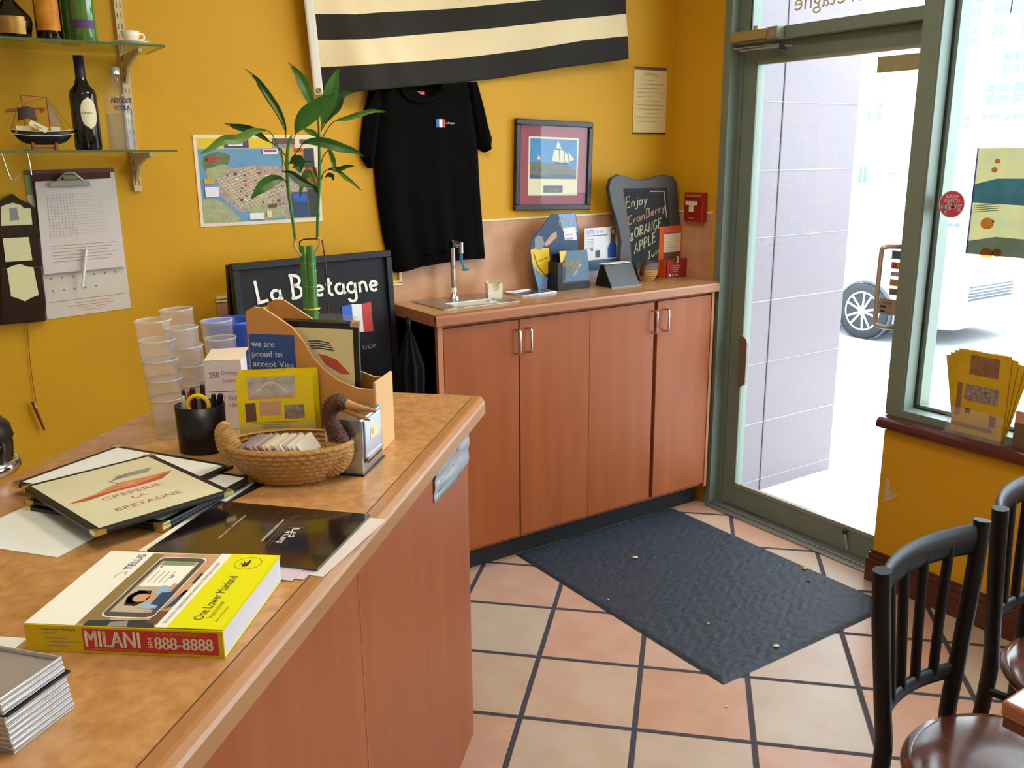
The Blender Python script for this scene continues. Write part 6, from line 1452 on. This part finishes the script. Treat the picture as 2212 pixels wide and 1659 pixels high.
# ------------------------------------------------------------------ chairs
m_chb = mat('black_chair_metal', '08080B', .42, spec=.3); m_seat = mat('walnut_seat', '6A3626', .18, spec=.6, coat=.6, noise=.35, nscale=3, stretch=(9, 1, 1), c2='4A2418')
def chair(label, loc, rz, seat_o=(.02, -.165)):
    t = thing('slat_back_chair', label, 'chair', loc, rz, 'black chairs with wooden seats')
    HT = .895; wt, wm = .190, .128                              # half widths at top and at seat level
    post = lambda s: [(s * .215, .085, 0), (s * .165, .050, .25), (s * wm, .040, .46), (s * (wm + .02), .040, .60), (s * (wt - .012), .043, .78), (s * wt, .045, HT)]
    for s in (-1, 1):
        MB().tube([Vector(p) for p in post(s)], [.013, .016, .0175, .017, .0175, .0175], m_chb, 10, sub=5).build('back_post', t)
    def rail(z0, z1, w, y0, bow, th):
        def f(u, v):
            x = -w + 2 * w * u; k = 1 - (2 * u - 1) ** 2; a = 2 * PI * v
            return (x, y0 + bow * k + th * math.cos(a), (z0 + z1) / 2 + (z1 - z0) / 2 * math.sin(a) + .0 * k)
        mb = MB(); mb.grid(f, 24, 12, m_chb); return mb
    rail(HT - .075, HT - .005, wt, .043, .042, .011).build('top_rail', t)
    rail(.545, .585, wm + .012, .040, .030, .010).build('lower_rail', t)
    for k in (-2, -1, 0, 1, 2) if False else (-1.5, -.5, .5, 1.5):
        u = k / 2.5; b1 = .030 * (1 - u * u); b2 = .042 * (1 - u * u)
        MB().tube([(u * (wm + .01), .040 + b1, .57), (u * (wm + wt) / 2, .042 + (b1 + b2) / 2, .70), (u * wt, .043 + b2, HT - .04)], .011, m_chb, 8, sub=3).build('slat', t)
    sx_, sy_ = seat_o
    MB(T=Matrix.Translation((sx_, sy_, 0))).lathe([(0, .445), (.175, .445), (.213, .452), (.222, .463), (.217, .472), (.20, .475), (.10, .468), (0, .465)], m_seat, 48, cap=False, sy=.98).build('seat', t)
    for s in (-1, 1): MB().tube([(s * .16, sy_ - .13, .445), (s * .19, sy_ - .17, 0)], [.016, .012], m_chb, 10).build('front_leg', t)
    MB().tube([(-.14, .03, .43), (-.16, sy_ - .12, .435), (.16, sy_ - .12, .435), (.14, .03, .43)], .010, m_chb, 8).build('seat_frame', t)
    return t
L1, R1 = on_z(1898, 1222, .90), on_z(2117, 1128, .90)
m1 = (L1 + R1) / 2
chair('black slat-backed chair with round walnut seat, nearest the doormat', (m1.x + .015, m1.y - .045, 0), .06)
L2 = on_z(2142, 1085, .90)
chair('black slat-backed chair cut by the right frame edge near the low wall', (L2.x + .19, L2.y - .03, 0), .20)
# table
p = on_z(2163, 1512, .75)
t = thing('dining_table', 'corner of a reddish polished wooden dining table at right edge', 'table', (p.x + .35, p.y - .35, 0))
m_tbl = mat('polished_table', 'A8664A', .15, spec=.6, coat=.7, noise=.15, nscale=3, stretch=(8, 1, 1))
MB().box(-.35, .35, -.35, .35, .72, .75, m_tbl).build('tabletop', t, bevel=.006)
MB().box(-.345, .345, -.345, .345, .70, .72, m_seat).build('apron', t)
MB().cyl((0, 0, .03), (0, 0, .70), .035, m_chb, 16).build('pedestal', t); MB().box(-.28, .28, -.03, .03, 0, .03, m_chb).box(-.03, .03, -.28, .28, 0, .03, m_chb).build('foot', t, bevel=.005)
# ------------------------------------------------------------------ on the window sill and the glass
def rthing(name, label, cat, X, y, z, group=None): return thing(name, label, cat, (X, y, z), -PI / 2, group)
XB = 3.015; HZ = .672
def rl(px, py, X, t_): q = on_x(px, py, X); return (t_.location.y - q.y, q.z - t_.location.z)
e0, e1 = on_x(2052, 915, XB), on_x(2160, 945, XB)
t = rthing('brochure_holder', 'clear acrylic holder on the window sill packed with yellow brochures', 'brochure holder', XB, e0.y, HZ)
wB = e0.y - e1.y
MB().box(-.006, wB + .01, -.018, -.016, .0, .10, m_acr).box(-.02, wB + .03, -.02, .035, 0, .004, m_acr).box(-.006, wB + .01, .03, .032, 0, .20, m_acr).build('acrylic', t)
m_bro = mat('brochure_yellow', 'C9A21E', .45, noise=.1, nscale=10); m_brb = mat('brochure_brown', '8A6446', .5, noise=.25, nscale=30)
hb = rl(2100, 762, XB, t)[1]
fan = [-.20, -.13, -.06, .0, .07, .14, .21]
lbs = ['leftmost fanned yellow brochure in the window holder', 'second fanned yellow brochure from the left in the window holder', 'third fanned yellow brochure from the left in the window holder', 'upright middle yellow brochure in the window holder', 'third fanned yellow brochure from the right in the window holder', 'second fanned yellow brochure from the right in the window holder', 'rightmost fanned yellow brochure in the window holder']
for k, a in enumerate(fan):
    o_ = thing('brochure', lbs[k], 'brochure', (XB + .026 - .0055 * (3 - abs(3 - k)) - k * .0004, e0.y - wB / 2 - .0, HZ + .006), group='yellow brochures in the window holder', rot=(-0.0, 0, -PI / 2))
    T_ = Matrix.Rotation(a, 4, 'Y')
    hw = wB / 2 + .002
    MB(T=T_).box(-hw, hw, 0, .0018, 0 + abs(a) * .1, hb + .0 - abs(a) * .06, m_bro).build('sheet', o_)
    mb = MB(T=T_); y = -.0004
    mb.rect(-hw * .5, hw * .6, hb * .72, hb * .95, m_brb, y); mb.rect(-hw * .6, hw * .7, hb * .40, hb * .60, mat('photo_dark', '', .5), y); mb.rect(-hw * .9, -hw * .7, hb * .2, hb * .6, m_brb, y)
    mb.rect(-hw * .5, -hw * .3, hb * .25, hb * .31, m_dkgrey, y); mb.rect(hw * .45, hw * .7, hb * .14, hb * .28, m_brown, y); mb.rect(-hw, hw * .6, 0.02, hb * .12, m_brb, y)
    mb.build('print', o_)
# dark object lying beyond on the sill / a second dark holder
e2 = on_x(2175, 890, 3.03)
t = rthing('wooden_box', 'brown box beside the brochure holder on the window sill', 'box', 3.03, e2.y - .03, HZ)
MB().box(0, .14, 0, .05, 0, .085, mat('brown_box', '6E5444', .5)).box(0, .14, 0, .05, .085, .125, mat('peach_box', 'C09070', .5)).build('carton', t)
# round sticker on the window (seen from behind, mirrored)
XG = 3.1022
a, b_, c_ = on_x(2056, 441, XG), on_x(2028, 440, XG), on_x(2056, 411, XG)
t = rthing('round_sticker', 'round red sticker with reversed white lettering on window pane', 'sticker', XG, a.y, a.z)
r_ = (c_.z - a.z)
m_ys = mat('sticker_red', 'D0455A', .4)
MB().disc(0, 0, r_, m_prw, y=0, n=36).disc(0, 0, r_ * .94, m_ys, y=-.0006, n=36).build('vinyl', t)
mb = MB(); mb.text('yelp', -r_ * .8, -r_ * .45, r_ * .75, m_prw, y=-.0012, w=r_ * 1.6, mirror=True, bold=.002); mb.text('PEOPLE', -r_ * .5, r_ * .45, r_ * .24, m_prw, y=-.0012, w=r_ * .95, mirror=True); mb.text('LOVE US', -r_ * .6, r_ * .14, r_ * .24, m_prw, y=-.0012, w=r_ * 1.2, mirror=True); mb.text('on', -r_ * .12, -r_ * .03, r_ * .14, m_prw, y=-.0012, w=r_ * .2, mirror=True)
mb.build('print', t)
# window poster (translucent photo seen from behind)
a, b_ = on_x(2112, 320, XG), on_x(2095, 548, XG)
t = rthing('window_poster', 'faded food photo poster stuck on the window glass', 'poster', XG - .001, a.y, b_.z)
def sheer(name, hexc, c2=None):
    m = mat(name, hexc, .7, noise=.15, nscale=14, c2=c2); nt = m.node_tree; b__ = nt.nodes['Principled BSDF']
    tl = nt.nodes.new('ShaderNodeBsdfTranslucent'); lk = b__.inputs['Base Color'].links
    if lk: nt.links.new(lk[0].from_socket, tl.inputs[0])
    else: tl.inputs[0].default_value = b__.inputs['Base Color'].default_value
    mx = nt.nodes.new('ShaderNodeMixShader'); mx.inputs[0].default_value = .8; nt.links.new(b__.outputs[0], mx.inputs[1]); nt.links.new(tl.outputs[0], mx.inputs[2]); nt.links.new(mx.outputs[0], nt.nodes['Material Output'].inputs[0]); return m
s1, s2, s3, s4, s5 = sheer('poster_sand', 'C4BA94', 'B4B49C'), sheer('poster_teal', '4278B4', '5A90C0'), sheer('poster_blue', '6C7F94', '8A8E94'), sheer('poster_orange', 'C8742A', 'D89A4A'), sheer('poster_edge', '5F6FCC')
wp, hp_ = .62, a.z - b_.z
MB().rect(0, wp, 0, hp_, s1, 0).build('sheet', t, solid=.0006)
mb = MB(); y = -.0008
mb.quad([(0, y, hp_ * .49), (wp, y, hp_ * .46), (wp, y, hp_ * .74), (.08, y, hp_ * .72), (0, y, hp_ * .66)], s2); mb.quad([(0, y, 0), (wp, y, 0), (wp, y, hp_ * .15), (.1, y, hp_ * .18), (0, y, hp_ * .12)], s3); mb.rect(0, .006, 0, hp_, s5, y - .0002)
for (x, z_, r, sx, m) in ((.065, .30, .020, 1.2, s4), (.075, .02, .018, 1.3, s4), (.085, .295 * 1.1, .004, 1, s4), (.075, .88, .008, 1.3, s4), (.068, .80, .009, 1.2, s4), (.11, .03, .014, 1.2, s4)): mb.disc(x, hp_ * z_, r, m, y=y - .0004, sx=sx, n=14)
for i in range(4): mb.ribbon([(.01, y - .0003, hp_ * (.40 + .02 * i)), (.10, y - .0003, hp_ * (.43 + .02 * i))], .003, s3)
mb.build('print', t)
# payment card stickers on the door glass
XP = XD + .0172
for i, (y0_, y1_, hx_, lb) in enumerate(((540, 562, '4A5C78', 'blue card logo sticker, top of the strip on door glass'), (565, 583, 'C24A3A', 'red and orange card logo sticker on the door glass'), (586, 599, 'D8D4E0', 'white Visa logo sticker on the door glass'), (602, 620, 'C98A2A', 'yellow card logo sticker on the door glass'), (622, 640, '8A6A5A', 'small brown logo sticker above the thank you notice'))):
    a, b_ = on_x(1927 - i * 1.5, y0_, XP), on_x(1952 - i * 1.5, y1_, XP)
    t = rthing('card_sticker', lb, 'sticker', XP, a.y, b_.z, 'payment stickers on the door glass')
    w_, h_ = a.y - b_.y, a.z - b_.z
    MB().rect(0, w_, 0, h_, mat('sticker_pale', 'B8B0BC', .5), 0).build('backing', t)
    mb = MB(); mb.rect(w_ * .12, w_ * .9, h_ * .12, h_ * .88, mat('sticker_' + hx_, hx_, .5), -.0005)
    if i == 1: mb.disc(w_ * .36, h_ * .5, h_ * .36, m_redp, y=-.001); mb.disc(w_ * .66, h_ * .5, h_ * .36, m_gold, y=-.0012)
    if i == 2: mb.text('VISA', w_ * .12, h_ * .2, h_ * .6, m_navy, y=-.001, w=w_ * .75)
    mb.build('print', t)
a, b_ = on_x(1899, 643, XP), on_x(1945, 684, XP)
t = rthing('thank_you_notice', 'beige notice on the door glass below the card stickers', 'notice', XP, a.y, b_.z)
w_, h_ = a.y - b_.y, a.z - b_.z
MB().rect(0, w_, 0, h_, mat('notice_beige', 'A89484', .6), 0).build('paper', t)
MB().text('Thank', w_ * .08, h_ * .66, h_ * .22, m_dkgrey, y=-.0006, w=w_ * .5).rect(w_ * .08, w_ * .35, h_ * .4, h_ * .56, m_dkgrey, -.0006).rect(w_ * .08, w_ * .3, h_ * .12, h_ * .28, m_dkgrey, -.0006).build('print', t)
a, b_ = on_x(1897, 123, XP), on_x(1987, 150, XP)
t = rthing('door_plaque', 'tan strip notice at the top of the door glass', 'notice', XP, a.y, b_.z)
MB().box(0, a.y - b_.y, -.001, 0, 0, a.z - b_.z, mat('tan_strip', 'A39A72', .6, noise=.08, nscale=20)).build('strip', t)
# reversed cream lettering on the transom
XT = 3.1095
a, b_ = on_x(1716, 24, XT), on_x(1862, 2, XT)
t = rthing('transom_lettering', 'cream reversed lettering painted on the glass above the door', 'lettering', XT, a.y, a.z)
mb = MB(); m_cl_ = mat('cream_lettering', 'D8C79A', .5); wl = a.y - b_.y
mb.text('Bretagne', 0, 0, .065, m_cl_, y=0, w=wl * 1.05, mirror=True); mb.text('Creperie La', -.02, .12, .065, m_cl_, y=0, w=wl * 1.2, mirror=True)
mb.build('letters', t)
